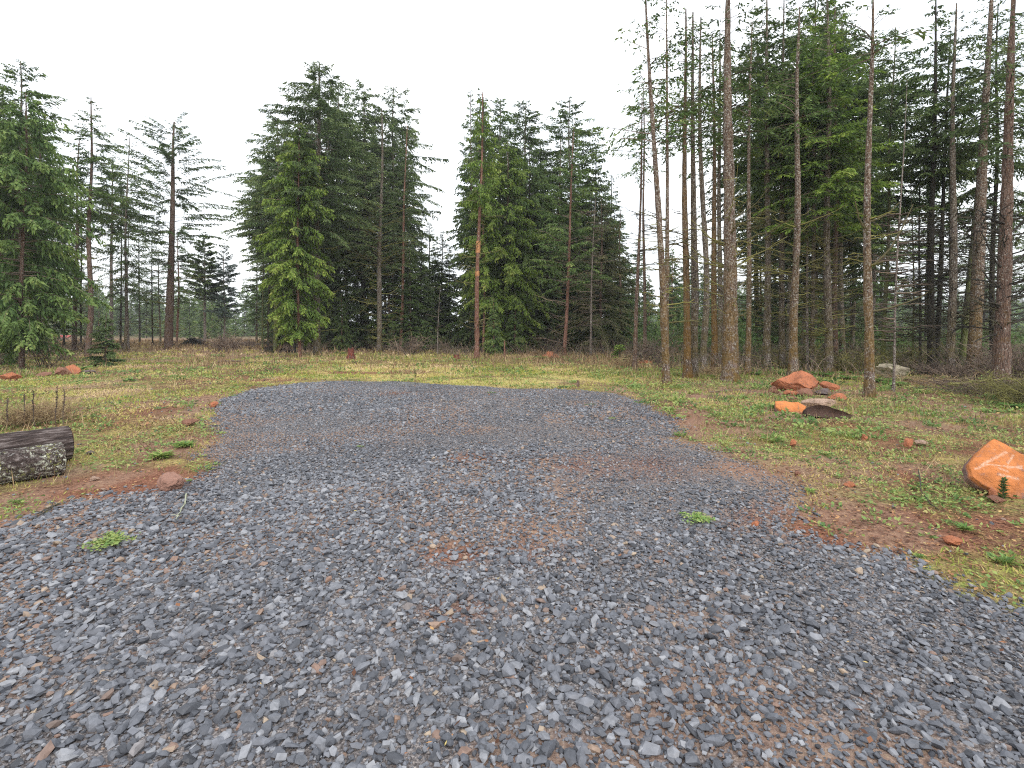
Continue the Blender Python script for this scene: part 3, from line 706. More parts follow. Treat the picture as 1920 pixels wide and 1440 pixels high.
CROWNMAT = {'fir': 'fir', 'dark': 'fir_dark', 'cedar': 'cedar', 'sparse': 'fir', 'spire': 'fir_dark'}
LIMBMAT = 'moss_twig'
FL = .62
def tree(name, label, px, py, ptop, w, H, bark='b_brown', crown=None, dead=None, limb='moss_twig', cat='tree', group=None, seed=None, k=10, d=None, flare=.35, extra=None, limb_r=.018, wob=.05, leanpy=387):
    """px, py: foot of the trunk in the photograph; ptop: its column where it leaves the picture; w: width in px"""
    if group == GROVE: flare = max(flare, FL); w *= 1.1; wob = min(wob, .03) if wob == .05 else wob
    x, y = ground_pt(px, py)
    rng = np.random.default_rng(seed if seed is not None else int(px * 7 + py))
    zt = z_of(leanpy, y); lean = ((ptop - px) / FPX * y / zt, rng.normal(0, .008))
    r = w / 2 / FPX * y
    e = empty(name, (x, y, float(gz(x, y))), label, cat, group)
    c = centre_fn(H, lean, rng, wob)
    mb = MB(); trunk_mesh(mb, c, H, r * 1.04, rng, k, flare)
    for s in (dead or []):
        zz0, zz1 = max(.3, z_of(s[0], y)), z_of(s[1], y)
        dead_limbs(mb, c, (zz0, zz1, *s[2:]), rng, 1, limb_r)
    if extra: extra(mb, c, y, rng)
    mb.build('trunk', [M[bark], M[limb], M['scar']], e, True)
    if crown:
        cr = [crown] if isinstance(crown, dict) else crown
        mb = MB()
        mat = M[cr[0].get('mat', CROWNMAT[cr[0]['s']])]
        for q in cr:
            z0 = max(.25, z_of(q['y0'], y)); z1 = z_of(q['y1'], y) if 'y1' in q else H - .1
            crown_mesh(mb, c, z0, z1, q['R'], q['s'], rng, q.get('r', .02), q.get('shape', 'cone'), q.get('dens', 1), q.get('lw', 1), (0, 1), q.get('gap', 0), q.get('side'), q.get('lowR', .75), q.get('twl', 1))
        mb.build('crown', [mat, M[limb if limb != 'moss_twig' else 'twig']], e)
    return e

EDGE = "tall conifers along the edge of the clearing"
GROVE = "mature trunks in the grove beside the orange rocks"
def C(s, y0, R, **k): return dict(s=s, y0=y0, R=R, **k)

# --- left side of the clearing
tree('conifer_tree', 'bushy bright green conifer with slim trunk behind the dry stalks and logs', 41, 694, 41, 8, 11, 'b_brown',
     C('cedar', 640, 2.3, shape='column', dens=.9, gap=.12, lowR=.55, mat='fir'), [(680, 560, 14, .4, 1.4, -.1, .1)], group=EDGE)
tree('conifer_tree', 'slim brown trunk just beside the darker bare trunk near the fir sapling', 139, 661, 142, 8, 15, 'b_brown',
     C('sparse', 470, 2.6, gap=.2, dens=2), [(640, 470, 22, .5, 2.2, .1, .15)], group=EDGE)
tree('conifer_tree', 'straight dark brown trunk with bare curling limbs right behind the fir sapling', 165, 670, 168, 9.5, 15, 'b_brown',
     C('fir', 395, 2.2, gap=.3), [(630, 420, 26, .6, 2.2, .05, .45)], limb_r=.022, group=EDGE)
tree('conifer_tree', 'pale grey-brown trunk in the meadow with foliage only near its top', 209, 652, 211, 6.5, 17, 'b_pale',
     C('fir', 440, 3.0, gap=.2, lw=1.3), [(560, 430, 14, .6, 2.2, .1, .1)], group=EDGE)
tree('conifer_tree', 'thin leaning trunk with ragged drooping dark branches beside the pale meadow trunk', 235, 661, 241, 5.5, 15, 'b_grey',
     C('dark', 560, 1.9, shape='column', gap=.35, dens=.7), [(640, 480, 18, .4, 1.4, -.1, .1)], group=EDGE)
tree('conifer_tree', 'second slim stem growing tight against the thin leaning trunk', 241, 659, 239, 3.5, 9, 'b_pale',
     None, [(640, 420, 14, .3, .9, .1, .1)], group=EDGE)
tree('conifer_tree', 'stout brown trunk standing alone beside the dark debris pile', 316, 656, 322, 14.5, 18, 'b_brown',
     [C('sparse', 500, 4.6, gap=.15, shape='column', dens=2.0, lw=1.3, lowR=.4)], [(640, 440, 34, 1.0, 3.2, .12, .0)], limb_r=.035, group=EDGE)
tree('conifer_tree', 'spindly grey stem with wispy twigs just left of the stout lone trunk', 301, 648, 300, 3.2, 10, 'b_grey',
     C('sparse', 570, 1.7, gap=.3, y1=440, mat='silver'), [(640, 450, 26, .5, 1.6, .1, .1)], group=EDGE)
tree('conifer_tree', 'slender orange-tinted trunk behind the stout lone trunk, bushy on top', 332, 646, 333, 4.5, 12.5, 'b_red',
     C('fir', 575, 2.4, gap=.15, y1=452, dens=.8), [(635, 560, 16, .5, 1.6, .1, .1)], group=EDGE)
tree('conifer_tree', 'conical fir with a long bare trunk rising behind the debris pile', 384, 643, 385, 4.6, 13.3, 'b_pale',
     C('spire', 562, 2.5, shape='cone', dens=2.0, lw=1.7, mat='fir_dark', lowR=.9), [(600, 560, 8, .5, 1.5, -.1, .1)], group=EDGE)
tree('conifer_tree', 'thin silvery half-bare fir standing alone against the white sky', 420, 643, 420, 3.2, 12.0, 'b_pale',
     C('spire', 595, 2.3, dens=1.2, lw=1.4, mat='silver', gap=.1, lowR=.9), [(620, 590, 8, .4, 1.2, -.1, .1)], group=EDGE)
tree('conifer_tree', 'small tree with sparse crown just left of the pair of pole-thin trunks', 481, 645, 483, 3.6, 11, 'b_grey',
     C('fir', 600, 2.2, gap=.2, y1=470), [(630, 590, 8, .4, 1.2, 0, .1)], group=EDGE)
tree('conifer_tree', 'pole-thin bare trunk, left-hand one of the pair left of the mossy trunk', 492, 655, 491, 3.2, 14, 'b_green',
     C('dark', 490, 1.9, dens=1.1, shape='column'), [(640, 490, 20, .3, 1.2, 0, .1)], group=EDGE)
tree('conifer_tree', 'pole-thin bare trunk, right-hand one of the pair left of the mossy trunk', 503, 656, 503, 3.6, 15, 'b_dark',
     C('dark', 480, 1.9, dens=1.1, shape='column'), [(640, 480, 20, .3, 1.2, 0, .1)], group=EDGE)
tree('conifer_tree', 'moss-greened trunk with dark full crown at the edge of the white sky gap', 516, 659, 521, 8, 17, 'b_green',
     C('dark', 488, 2.6, dens=1.35, shape='column', side=(pi, -.1)), [(640, 480, 24, .4, 1.5, 0, .2)], group=EDGE)
tree('cedar_tree', 'bright yellow-green cedar with thin trunk and hanging sprays', 562, 670, 562, 5.8, 13.5, 'b_red',
     C('cedar', 628, 1.75, dens=1.0, shape='column', lowR=.6), [(650, 610, 8, .3, .8, 0, .2)], group=EDGE)
tree('conifer_tree', 'short black trunk half hidden behind the bright cedar, nearest its stem', 553, 662, 553, 4.6, 14, 'b_dark',
     C('dark', 520, 1.8, dens=1.1), None, group=EDGE)
tree('conifer_tree', 'narrow dark trunk between the bright cedar and the thick dark trunk', 571, 660, 573, 4.4, 14, 'b_dark',
     C('dark', 500, 1.8, dens=1.1), None, group=EDGE)
tree('conifer_tree', 'thick dark trunk with heavy crown just right of the bright cedar', 594, 667, 597, 14, 18, 'b_grey',
     C('dark', 455, 3.4, dens=1.35, shape='column'), [(630, 450, 40, .6, 2.6, 0, .25)], limb_r=.024, group=EDGE)
# --- middle
tree('conifer_tree', 'slim black trunk with two paler stems behind the red stump', 671, 655, 672, 4.6, 17, 'b_dark',
     C('sparse', 520, 2.8, gap=.2, mat='fir_dark', dens=1.1), [(640, 470, 34, .5, 2.4, .25, .15)], group=EDGE)
tree('conifer_tree', 'pale grooved trunk touching the slim black one behind the red stump', 677, 654, 682, 6.5, 16, 'b_grey',
     C('sparse', 480, 2.8, gap=.2, mat='fir_dark', dens=1.1), [(640, 470, 28, .5, 2.2, .25, .15)], group=EDGE)
tree('conifer_tree', 'grey trunk with many upcurved mossy dead limbs right of the red stump', 711, 661, 716, 10, 17, 'b_grey',
     C('sparse', 500, 3.4, gap=.1, dens=1.0, mat='fir_dark'), [(640, 480, 60, .8, 2.9, -.12, .42), (500, 390, 40, 1, 3, .4, -.05)], limb_r=.022, group=EDGE)
tree('conifer_tree', 'straight pale brown trunk with short twigs, first right of the mossy-limbed one', 751, 658, 757, 6.4, 17, 'b_red',
     C('sparse', 470, 2.1, gap=.1, dens=1.3, mat='fir_dark'), [(640, 440, 34, .4, 1.8, .1, .1)], group=EDGE)
tree('dead_tree', 'thin pale dead sapling stem standing in front of the dark firs', 820, 664, 824, 2.2, 4.6, 'b_pale',
     None, [(650, 540, 18, .3, .9, .1, .2)], limb='twig', group=EDGE, leanpy=535)
def scar(mb, c, y, rng):
    z = np.linspace(z_of(474, y), z_of(452, y), 5); tube(mb, c(z), np.full(5, .137), 10, 2)
    z = np.linspace(z_of(520, y), z_of(506, y), 4); tube(mb, c(z), np.array([.1, .135, .135, .1]), 10, 2)
tree('conifer_tree', 'red-barked bare trunk with an orange scar, tallest thing in mid clearing edge', 894, 671, 901, 9.4, 15, 'b_red',
     C('cedar', 380, 1.4, dens=.7, gap=.2), [(640, 400, 46, .5, 2.2, .0, .22)], extra=scar, group=EDGE, limb_r=.02)
tree('conifer_tree', 'shorter reddish stem half hidden behind the red-barked bare trunk', 906, 663, 906, 4.5, 12, 'b_red',
     C('cedar', 560, 1.8, dens=1.0), None, group=EDGE)
tree('cedar_tree', 'broad green cedar filling the view right of the red-barked trunk', 952, 662, 952, 6, 14.5, 'b_brown',
     C('cedar', 640, 2.3, dens=1.1, shape='column'), None, group=EDGE)
tree('cedar_tree', 'loose green cedar whose dark trunk shows through gaps of sky', 993, 660, 993, 5.2, 15, 'b_dark',
     C('cedar', 610, 2.4, dens=.75, shape='column', gap=.15, mat='fir'), None, group=EDGE)
tree('conifer_tree', 'reddish-brown leaning trunk beside the orange dirt mound', 1058, 668, 1071, 6.8, 14, 'b_red',
     C('sparse', 540, 2.9, gap=.1, dens=1.8, mat='fir'), [(650, 430, 46, .4, 2.4, .2, .1)], group=EDGE, limb='twig')
tree('dead_tree', 'slender lichen-pale trunk in front of the browning fir, twiggy and leafless', 1107, 669, 1117, 4.2, 9.5, 'b_pale',
     None, [(655, 390, 110, .4, 1.7, .0, .15)], limb='twig', group=EDGE)
tree('conifer_tree', 'browning drooping fir that fills the space behind the slender pale trunk', 1128, 662, 1128, 6, 10.6, 'b_brown',
     C('dark', 655, 3.2, dens=1.25, mat='brownish', lowR=1), None, limb='twig', group=EDGE)
tree('conifer_tree', 'pointed green fir beside the white sky gap, top leaning over browning fir', 1160, 657, 1163, 6, 10.8, 'b_brown',
     C('fir', 640, 2.1, dens=1.3, lowR=.9), None, group=EDGE)
# --- the grove
GC = dict(gap=.25, dens=.8)
tree('conifer_tree', 'slim brown trunk leaning at the left-hand end of the grove', 1190, 694, 1199, 7, 11, 'b_brown', C('sparse', 300, 1.6, **GC), [(600, 400, 27, .5, 1.6, .1, .1)], limb='black_twig', group=GROVE)
tree('conifer_tree', 'purplish slim trunk behind the leaning slim brown one, above the pale boulder', 1209, 677, 1206, 6, 14, 'b_brown', C('sparse', 330, 2.2, **GC), [(600, 400, 27, .5, 2, .1, .0)], limb='black_twig', group=GROVE)
tree('conifer_tree', 'nearest leaning trunk of the forked pair, its foot flaring by bare soil', 1250, 725, 1233, 13, 11.5, 'b_lichen', C('sparse', 270, 1.5, **GC), [(640, 400, 37, .3, 1.6, .0, .15)], limb='moss_twig', flare=.55, group=GROVE)
tree('conifer_tree', 'other trunk of the forked pair, straight and reddish grey', 1249, 716, 1248, 8.5, 12, 'b_lichen', C('sparse', 280, 1.5, **GC), [(600, 400, 30, .3, 1.3, .1, .15)], group=GROVE)
tree('conifer_tree', 'orange-mossed trunk tight on the left of the tall grey trunk', 1289, 710, 1287, 12.5, 12, 'b_moss', C('sparse', 280, 1.7, **GC), [(560, 400, 27, .4, 1.8, .2, .1)], limb='black_twig', group=GROVE)
tree('conifer_tree', 'tall grey lichen-spotted trunk rising from the middle of the tight trio', 1301, 709, 1300, 13.5, 12, 'b_grey', C('sparse', 260, 1.7, **GC), [(640, 400, 13, .2, .8, .1, .1)], group=GROVE)
tree('conifer_tree', 'grey-brown trunk on the right of the tight trio, curving slightly', 1319, 701, 1314, 11.5, 13, 'b_grey', C('sparse', 260, 1.8, **GC), [(640, 400, 13, .2, .6, .1, .1)], wob=.09, group=GROVE)
tree('conifer_tree', 'moss-coated trunk with stubby knots between the trio and the thickest trunk', 1341, 696, 1338, 10.5, 13, 'b_moss', C('sparse', 300, 1.9, **GC), [(640, 400, 44, .2, .9, .1, .2)], group=GROVE)
tree('conifer_tree', 'greyish trunk peeking out behind the moss-coated knotty trunk', 1348, 690, 1348, 9.5, 14, 'b_grey', C('sparse', 330, 2.2, **GC), [(560, 400, 27, .4, 1.6, .1, .1)], limb='black_twig', group=GROVE)
tree('conifer_tree', 'thickest trunk of the grove with mossy elbow limbs and spread roots', 1369, 717, 1367, 25, 13, 'b_lichen', C('sparse', 250, 2.0, **GC), [(600, 400, 37, .4, 1.9, .15, .55)], limb_r=.026, flare=.4, k=14, group=GROVE)
tree('conifer_tree', 'slim white-speckled trunk directly right of the thickest trunk', 1402, 702, 1405, 9, 12.5, 'b_lichen', C('sparse', 280, 1.6, **GC), [(600, 400, 51, .3, 1.5, .1, .1)], group=GROVE)
tree('conifer_tree', 'grey trunk with drooping mossy limbs behind the left side of the orange rocks', 1437, 693, 1436, 12.5, 15, 'b_grey', C('fir', 340, 2.6, gap=.3), [(620, 400, 74, .5, 2.2, .1, .1)], group=GROVE)
tree('conifer_tree', 'plain greyish trunk, second behind the orange rocks from their left side', 1466, 692, 1466, 10.5, 15, 'b_grey', C('fir', 360, 2.4, gap=.3), [(620, 400, 68, .4, 1.8, .1, .1)], limb='black_twig', group=GROVE)
tree('conifer_tree', 'pinkish-grey straight trunk rising right behind the peaked orange rock', 1487, 706, 1490, 14, 12.5, 'b_lichen', C('sparse', 270, 1.8, **GC), [(600, 400, 34, .5, 2.0, .1, .3)], group=GROVE)
tree('conifer_tree', 'thin pale stem of the close pair right of the peaked orange rock', 1514, 695, 1514, 4.6, 12, 'b_pale', C('fir', 380, 1.6, gap=.4), [(640, 420, 34, .3, 1, .1, .1)], group=GROVE)
tree('conifer_tree', 'darker wider stem of the close pair right of the peaked orange rock', 1522, 695, 1524, 7.5, 14, 'b_grey', C('fir', 350, 2.2, gap=.3), [(640, 420, 68, .4, 2.0, .1, .25)], group=GROVE)
tree('conifer_tree', 'fluted grey trunk with many level dead limbs under a green bough', 1554, 698, 1555, 13, 15, 'b_grey', C('fir', 430, 2.4, gap=.25, mat='cedar', dens=.9), [(640, 420, 102, .5, 2.0, .05, .15)], flare=.5, group=GROVE)
tree('conifer_tree', 'dark brown trunk just behind the fluted grey trunk', 1567, 691, 1566, 9.5, 15, 'b_brown', C('dark', 430, 2.8, gap=.2), [(640, 440, 68, .5, 2.4, 0, .1)], limb='black_twig', group=GROVE)
def big_limb(mb, c, y, rng):
    for (py, ln, dx, up) in ((500, 1.15, 1, 1.25), (583, 1.5, 1, .28), (415, .8, 1, .5), (430, .5, -1, 1.3), (640, .2, -1, .2)):
        z = z_of(py, y); t = np.linspace(0, 1, 8)
        P = c(np.array([z]))[0][None] + np.stack([dx * ln * t * (1 - .25 * t), -.25 * t * ln, ln * up * t ** 1.4], 1) + rng.normal(0, .012, (8, 3)) * t[:, None]
        tube(mb, P, .026 * (1 - .6 * t), 6, 1, .12)
tree('conifer_tree', 'slender speckled trunk with big mossy elbow limbs beside the flat rocks', 1630, 744, 1632, 15.5, 9.5, 'b_lichen', C('sparse', 120, 1.2, **GC), [(560, 400, 13, .3, .9, .1, .1)], extra=big_limb, group=GROVE)
tree('conifer_tree', 'pale thin sapling trunk leaning right in front of the mossy boulder', 1675, 735, 1690, 3.8, 8, 'b_pale', None, [(640, 400, 85, .2, 1.0, .0, .1)], limb='twig', group=GROVE)
tree('conifer_tree', 'green-tinged thin trunk just left of the mossy boulder', 1655, 691, 1664, 7, 14, 'b_green', C('fir', 400, 2.4, gap=.35), [(640, 400, 85, .5, 2.2, .05, .1)], limb='black_twig', group=GROVE)
tree('conifer_tree', 'pencil-thin stem rising right above the mossy boulder', 1711, 693, 1709, 3, 8.5, 'b_green', None, [(640, 430, 74, .3, 1.5, .05, .1)], limb='black_twig', group=GROVE)
tree('conifer_tree', 'thin dark stem with a small tuft of green, next to the black trunk', 1725, 692, 1730, 4, 11, 'b_dark', C('fir', 610, .8, gap=.5, y1=500, dens=.6), [(640, 400, 102, .5, 1.9, .1, .1)], limb='black_twig', group=GROVE)
tree('conifer_tree', 'black forked trunk, thicker left-hand stem, against the bright sky', 1746, 698, 1749, 11.5, 14, 'b_dark', C('dark', 330, 2.0, gap=.3), [(640, 400, 136, .5, 2.4, .1, .05)], limb='black_twig', group=GROVE)
tree('conifer_tree', 'black forked trunk, thinner right-hand stem bending away', 1755, 696, 1766, 8, 13, 'b_dark', C('dark', 330, 1.8, gap=.3), [(640, 400, 102, .5, 2.0, .05, .05)], limb='black_twig', group=GROVE)
tree('conifer_tree', 'dark grey trunk with short upswept stubs between black fork and leaning trunk', 1781, 703, 1782, 13, 13, 'b_grey', C('sparse', 300, 1.9, gap=.3, mat='fir_dark'), [(640, 400, 74, .3, 1.5, .3, .3)], limb='black_twig', limb_r=.022, group=GROVE)
tree('conifer_tree', 'tilted greenish trunk leaning behind the wide speckled one', 1803, 700, 1829, 10.5, 14, 'b_green', C('sparse', 330, 2.2, gap=.3, mat='fir_dark'), [(620, 420, 40, .3, 1.4, .1, .1)], limb='black_twig', group=GROVE)
tree('conifer_tree', 'wide speckled trunk with mossy collars, behind the purple brush', 1825, 705, 1838, 20, 13.5, 'b_lichen', C('sparse', 300, 1.9, **GC), [(620, 400, 57, .5, 1.7, .1, .35)], limb='black_twig', limb_r=.024, k=14, group=GROVE)
tree('conifer_tree', 'dark narrow trunk between the wide speckled trunk and the many-limbed one', 1860, 697, 1866, 8.5, 14, 'b_dark', C('dark', 420, 2.4, gap=.3), [(640, 400, 85, .5, 2.2, .0, .1)], limb='black_twig', group=GROVE)
def big_limb2(mb, c, y, rng):
    for (py, ln, az, up) in ((500, 1.8, .1, .9), (505, 1.1, 2.9, .9), (610, 1.5, -.1, .45), (540, .9, 3.0, .5), (580, .8, 3.3, .6), (440, 1.4, .2, 1.1), (420, 1.2, 3.0, .3), (560, 1.6, .3, .3), (625, 1.0, 3.1, -.2)):
        z = z_of(py, y); t = np.linspace(0, 1, 8)
        P = c(np.array([z]))[0][None] + np.stack([cos(az) * ln * t * (1 - .2 * t), -abs(sin(az)) * t * ln, ln * up * t ** 1.3], 1) + rng.normal(0, .015, (8, 3)) * t[:, None]
        tube(mb, P, .038 * (1 - .65 * t), 6, 1, .25)
tree('conifer_tree', 'big many-limbed trunk rising out of the brush near the orange slab', 1876, 724, 1889, 22, 12, 'b_brown', C('sparse', 300, 1.8, mat='fir_dark', gap=.3), [(620, 400, 68, .4, 1.6, .1, .3)], limb='black_twig', extra=big_limb2, limb_r=.024, k=14, group=GROVE)

# --- filler trees: a few models, each copied with its parts
def proto(style, H, R, z0, bark, limb, rng, r=.13, lw=1.15, dens=1.0, mat=None, gap=.1, shape='cone', dead=0):
    e = bpy.data.objects.new('conifer_tree', None); COL.objects.link(e)
    c = centre_fn(H, (0, 0), rng); mb = MB(); trunk_mesh(mb, c, H, r, rng, 7)
    if dead: dead_limbs(mb, c, (1.2, z0 + 1, dead, .5, R, 0, .1), rng, 1, .016)
    mb.build('trunk', [M[bark], M[limb]], e, True)
    mb = MB(); crown_mesh(mb, c, z0, H - .05, R, style, rng, .02, shape, dens, lw, (0, 1), gap)
    mb.build('crown', [M[mat or CROWNMAT[style]], M[limb]], e)
    return e
rp = np.random.default_rng(5)
PROTO = [proto('dark', 14, 2.7, .6, 'b_dark', 'twig', rp, dens=1.3), proto('fir', 13, 2.5, 1.2, 'b_brown', 'twig', rp, dens=1.2),
         proto('fir', 15, 2.3, 3.5, 'b_grey', 'twig', rp, dens=1.1, shape='column', dead=24), proto('dark', 16, 2.6, 5.5, 'b_grey', 'black_twig', rp, dead=60, shape='column'),
         proto('cedar', 10, 2.0, .4, 'b_red', 'twig', rp, dens=.9, mat='fir'), proto('sparse', 14, 2.4, 4.5, 'b_dark', 'black_twig', rp, dens=1.2, mat='fir_dark', dead=70)]
USED = set()
def put(kind, px, d, s, label, group, sz=1.0, name='conifer_tree', rz=None):
    src = PROTO[kind]
    if kind in USED:
        e = src.copy(); COL.objects.link(e)
        for ch in src.children:
            c = ch.copy(); COL.objects.link(c); c.parent = e
    else: e = src; USED.add(kind)
    x = (px - 960) / FPX * d
    e.location = (x, d, float(gz(x, d))); e.rotation_euler = (0, 0, rp.random() * 6.28 if rz is None else rz)
    e.scale = (s, s, s * sz)
    e["category"] = 'tree'; e["label"] = label; e["group"] = group
rf = np.random.default_rng(77)
MARKS = [(41, 'bushy bright green conifer'), (165, 'dark bare trunk'), (209, 'pale meadow trunk'), (240, 'thin leaning trunk'), (316, 'stout lone trunk'), (384, 'conical fir'), (420, 'silvery fir'), (516, 'moss-greened trunk'),
         (562, 'bright cedar'), (594, 'thick dark trunk'), (660, 'red stump'), (711, 'mossy-limbed trunk'), (751, 'pale brown trunk'), (820, 'dead sapling'), (894, 'red-barked trunk'), (952, 'broad cedar'),
         (993, 'loose cedar'), (1058, 'reddish leaning trunk'), (1107, 'slender pale trunk'), (1195, 'slim leaning trunk'), (1245, 'forked pair'), (1301, 'tight trio'), (1369, 'thickest trunk'), (1402, 'speckled slim trunk'), (1437, 'drooping-limbed trunk'),
         (1487, 'peaked orange rock'), (1522, 'close pair'), (1554, 'fluted trunk'), (1590, 'dry stalks'), (1630, 'elbow-limbed trunk'), (1682, 'mossy boulder'), (1750, 'black fork'), (1781, 'dark grey trunk'), (1832, 'wide speckled trunk'), (1883, 'many-limbed trunk')]
def stand(x0, x1, n, d0, d1, kinds, s0, s1, label, group):
    for i in range(n):
        px = x0 + (i + .5 + rf.uniform(-.35, .35)) / n * (x1 - x0)
        mx, nm = min(MARKS, key=lambda q: abs(q[0] - px)); dx = px - mx
        rel = 'directly behind' if abs(dx) < 7 else 'behind and just right of' if dx > 0 else 'behind and just left of'
        put(kinds[rf.integers(0, len(kinds))], px, rf.uniform(d0, d1), rf.uniform(s0, s1), label + ', ' + rel + ' the ' + nm, group)
stand(600, 742, 6, 40, 58, [2, 3, 3], 1.25, 1.6, 'tall dark evergreen of the dense stand', 'dense dark firs behind the red stump')
stand(600, 790, 9, 40, 48, [0, 1], .7, 1.0, 'short bushy evergreen filling the stand', 'low dark firs behind the red stump')
stand(752, 845, 7, 37, 46, [0, 1, 0], .50, .66, 'full green fir below the sky gap', 'full firs left of the red-barked trunk')
stand(905, 1075, 13, 38, 54, [0, 1, 2], 1.2, 1.55, 'tall evergreen deep in the stand', 'tall firs behind the cedars')
stand(900, 1080, 8, 36, 44, [0, 1], .6, .9, 'low evergreen deep between the stems', 'low firs behind the cedars')
stand(1065, 1150, 9, 38, 52, [0, 1, 1], .95, 1.2, 'medium evergreen behind the browning firs', 'firs behind the browning fir')
stand(508, 610, 7, 44, 60, [2, 3, 0], 1.2, 1.5, 'tall dark shaded tree', 'tall trees behind the bright cedar')
stand(500, 610, 5, 42, 50, [0, 1], .5, .8, 'low dark fir in deep shade', 'low firs behind the bright cedar')
stand(-30, 85, 8, 28, 46, [2, 1, 1], 1.0, 1.35, 'green conifer standing farther off', 'conifers at the left end')
stand(1410, 1640, 9, 27, 44, [3, 3, 2, 3], 1.0, 1.4, 'tall dark evergreen of the deep wood', 'deep wood behind the orange rocks')
stand(1400, 1640, 7, 32, 46, [0, 1, 1], .5, .75, 'low bushy evergreen of the deep wood', 'low firs behind the orange rocks')
stand(1640, 1960, 6, 32, 50, [5, 5, 3], 1.0, 1.3, 'thin dark conifer against the sky', 'deep wood behind the mossy boulder')
stand(1185, 1405, 8, 75, 110, [0, 1, 1, 4], .8, 1.25, 'distant small green fir', 'distant firs seen through the grove')
stand(150, 480, 22, 80, 130, [0, 1, 2, 4], .45, .85, 'small far evergreen beyond the meadow', 'trees at the far side of the meadow')
put(1, 806, 47, .88, 'pale green pointed fir whose tip stands in the sky gap', 'tips in the sky gap')
put(1, 830, 44, .78, 'second pointed fir in the sky gap, lower than the pale green one', 'tips in the sky gap')
put(1, 882, 40, .78, 'tall dense fir forming the right side of the middle sky gap', 'tips in the sky gap', 2.0)
put(0, 900, 37, .72, 'darker dense fir tucked between the sky gap and the red-barked trunk', 'tips in the sky gap', 1.9)
for px_, d_, s_, z_, l_ in ((120, 44, .75, 1.5, 'slim half-bare conifer between the bushy conifer and the slim brown trunk'), (152, 50, .8, 1.4, 'slim half-bare conifer between the slim brown trunk and the dark bare trunk'),
        (226, 52, .75, 1.6, 'slim half-bare conifer between the pale meadow trunk and the thin leaning trunk'), (262, 58, .8, 1.4, 'slim half-bare conifer just right of the thin leaning trunk'),
        (286, 50, .6, 1.5, 'slim half-bare conifer just left of the spindly grey stem')):
    put(5, px_, d_, s_, l_, 'slim conifers among the left trunks', z_)
put(3, 764, 43, .62, 'slim dark tree right behind the straight pale brown trunk', 'slim trees left of the sky gap', 1.9)
put(3, 738, 41, .62, 'slim dark tree between the mossy-limbed and the pale brown trunk', 'slim trees left of the sky gap', 1.9)
put(4, 1262, 62, 1.15, 'lone light green fir showing between the forked pair and the trio', 'distant firs seen through the grove')
put(4, 640, 37, .42, 'low bushy green conifer behind the red stump', 'low conifers at the wood edge')
put(4, 925, 31.5, .36, 'low bright cedar bush at the foot of the red-barked trunk', 'low conifers at the wood edge')
put(4, 965, 33, .40, 'low bright cedar bush under the broad green cedar', 'low conifers at the wood edge')
put(4, 20, 23, .28, 'dark green bush at the foot of the bushy left-hand conifer', 'low conifers at the wood edge')
for k_, p_ in enumerate(PROTO):
    if k_ not in USED:
        for ch in list(p_.children): bpy.data.objects.remove(ch)
        bpy.data.objects.remove(p_)

# far-off wood: reads as one mass
def far_forest():
    rng = np.random.default_rng(3); mb = MB()
    for i in range(520):
        px = rng.uniform(-150, 2050); d = rng.uniform(120, 230); H = rng.uniform(9, 17)
        if 640 < px < 1150: continue
        x = (px - 960) / FPX * d
        c0 = np.array([x, d, 0.]); c = lambda z, c0=c0: c0 + np.stack([0 * z, 0 * z, z], -1)
        crown_mesh(mb, c, .5, H, rng.uniform(2.6, 3.6), 'dark', rng, .05, 'cone', .13, 5.0, (0, 1), .1, twl=2.0)
    o = mb.build('forest', [M['fir'], M['twig']]); tag(o, kind='stuff'); o["label"] = "far-off dark green conifer wood beyond the meadow"
far_forest()

# saplings
def sapling(label, px, py, hpx, R, style, mat, name='sapling', bark_='b_brown'):
    x, y = ground_pt(px, py); H = hpx / FPX * y; rng = np.random.default_rng(int(px))
    e = empty(name, (x, y, float(gz(x, y))), label, 'sapling')
    c = centre_fn(H, (0, 0), rng, .01); mb = MB(); trunk_mesh(mb, c, H, .03, rng, 6); mb.build('trunk', M[bark_], e, True)
    mb = MB(); S = dict(STYLE[style]); q = min(1, R / .35); STYLE['tmp'] = dict(S, dz=.12 * q + .02, twl=.42 * q, lw=.05 * q, dens=170 / q)
    crown_mesh(mb, c, .08, H, R, 'tmp', rng, .008, 'cone', 1, 1, (0, 1), .1); mb.build('crown', [M[mat], M['twig']], e)
sapling('small dark green fir sapling in front of the dark bare trunk', 197, 686, 88, .62, 'fir', 'fir_dark')
sapling('small bright green young conifer beside the slim leaning trunk of the grove', 1162, 678, 32, .5, 'fir', 'cedar')
def seedling(label, px, py, hpx, n, ls):
    x, y = ground_pt(px, py); H = hpx / FPX * y; rng = np.random.default_rng(int(px)); e = empty('seedling', (x, y, float(gz(x, y))), label, 'seedling')
    z = np.linspace(-.01, H, 6); P = np.stack([.01 * np.sin(z * 9), 0 * z, z], 1)
    mb = MB(); tube(mb, P, np.linspace(.005, .002, 6), 5, 0, .3); mb.build('stem', M['twig'], e)
    zz = rng.uniform(.12, 1, n) * H; a = rng.random(n) * 2 * pi; mb = MB()
    leaves(mb, np.stack([.01 * np.sin(zz * 9), 0 * zz, zz], 1), np.stack([np.cos(a), np.sin(a), rng.uniform(.3, 1.1, n)], 1), ls * (1.3 - .6 * zz / H) * rng.uniform(.7, 1.2, n), ls * .28, 0, np.clip(rng.normal(.3, .15, n), 0, 1), rng, .5, .1)
    mb.build('foliage', M['fir'], e)
seedling('tiny dark seedling by the far edge of the gravel', 778, 712, 18, 60, .06)
seedling('little dark green seedling in front of the big orange slab', 1880, 942, 44, 120, .055)

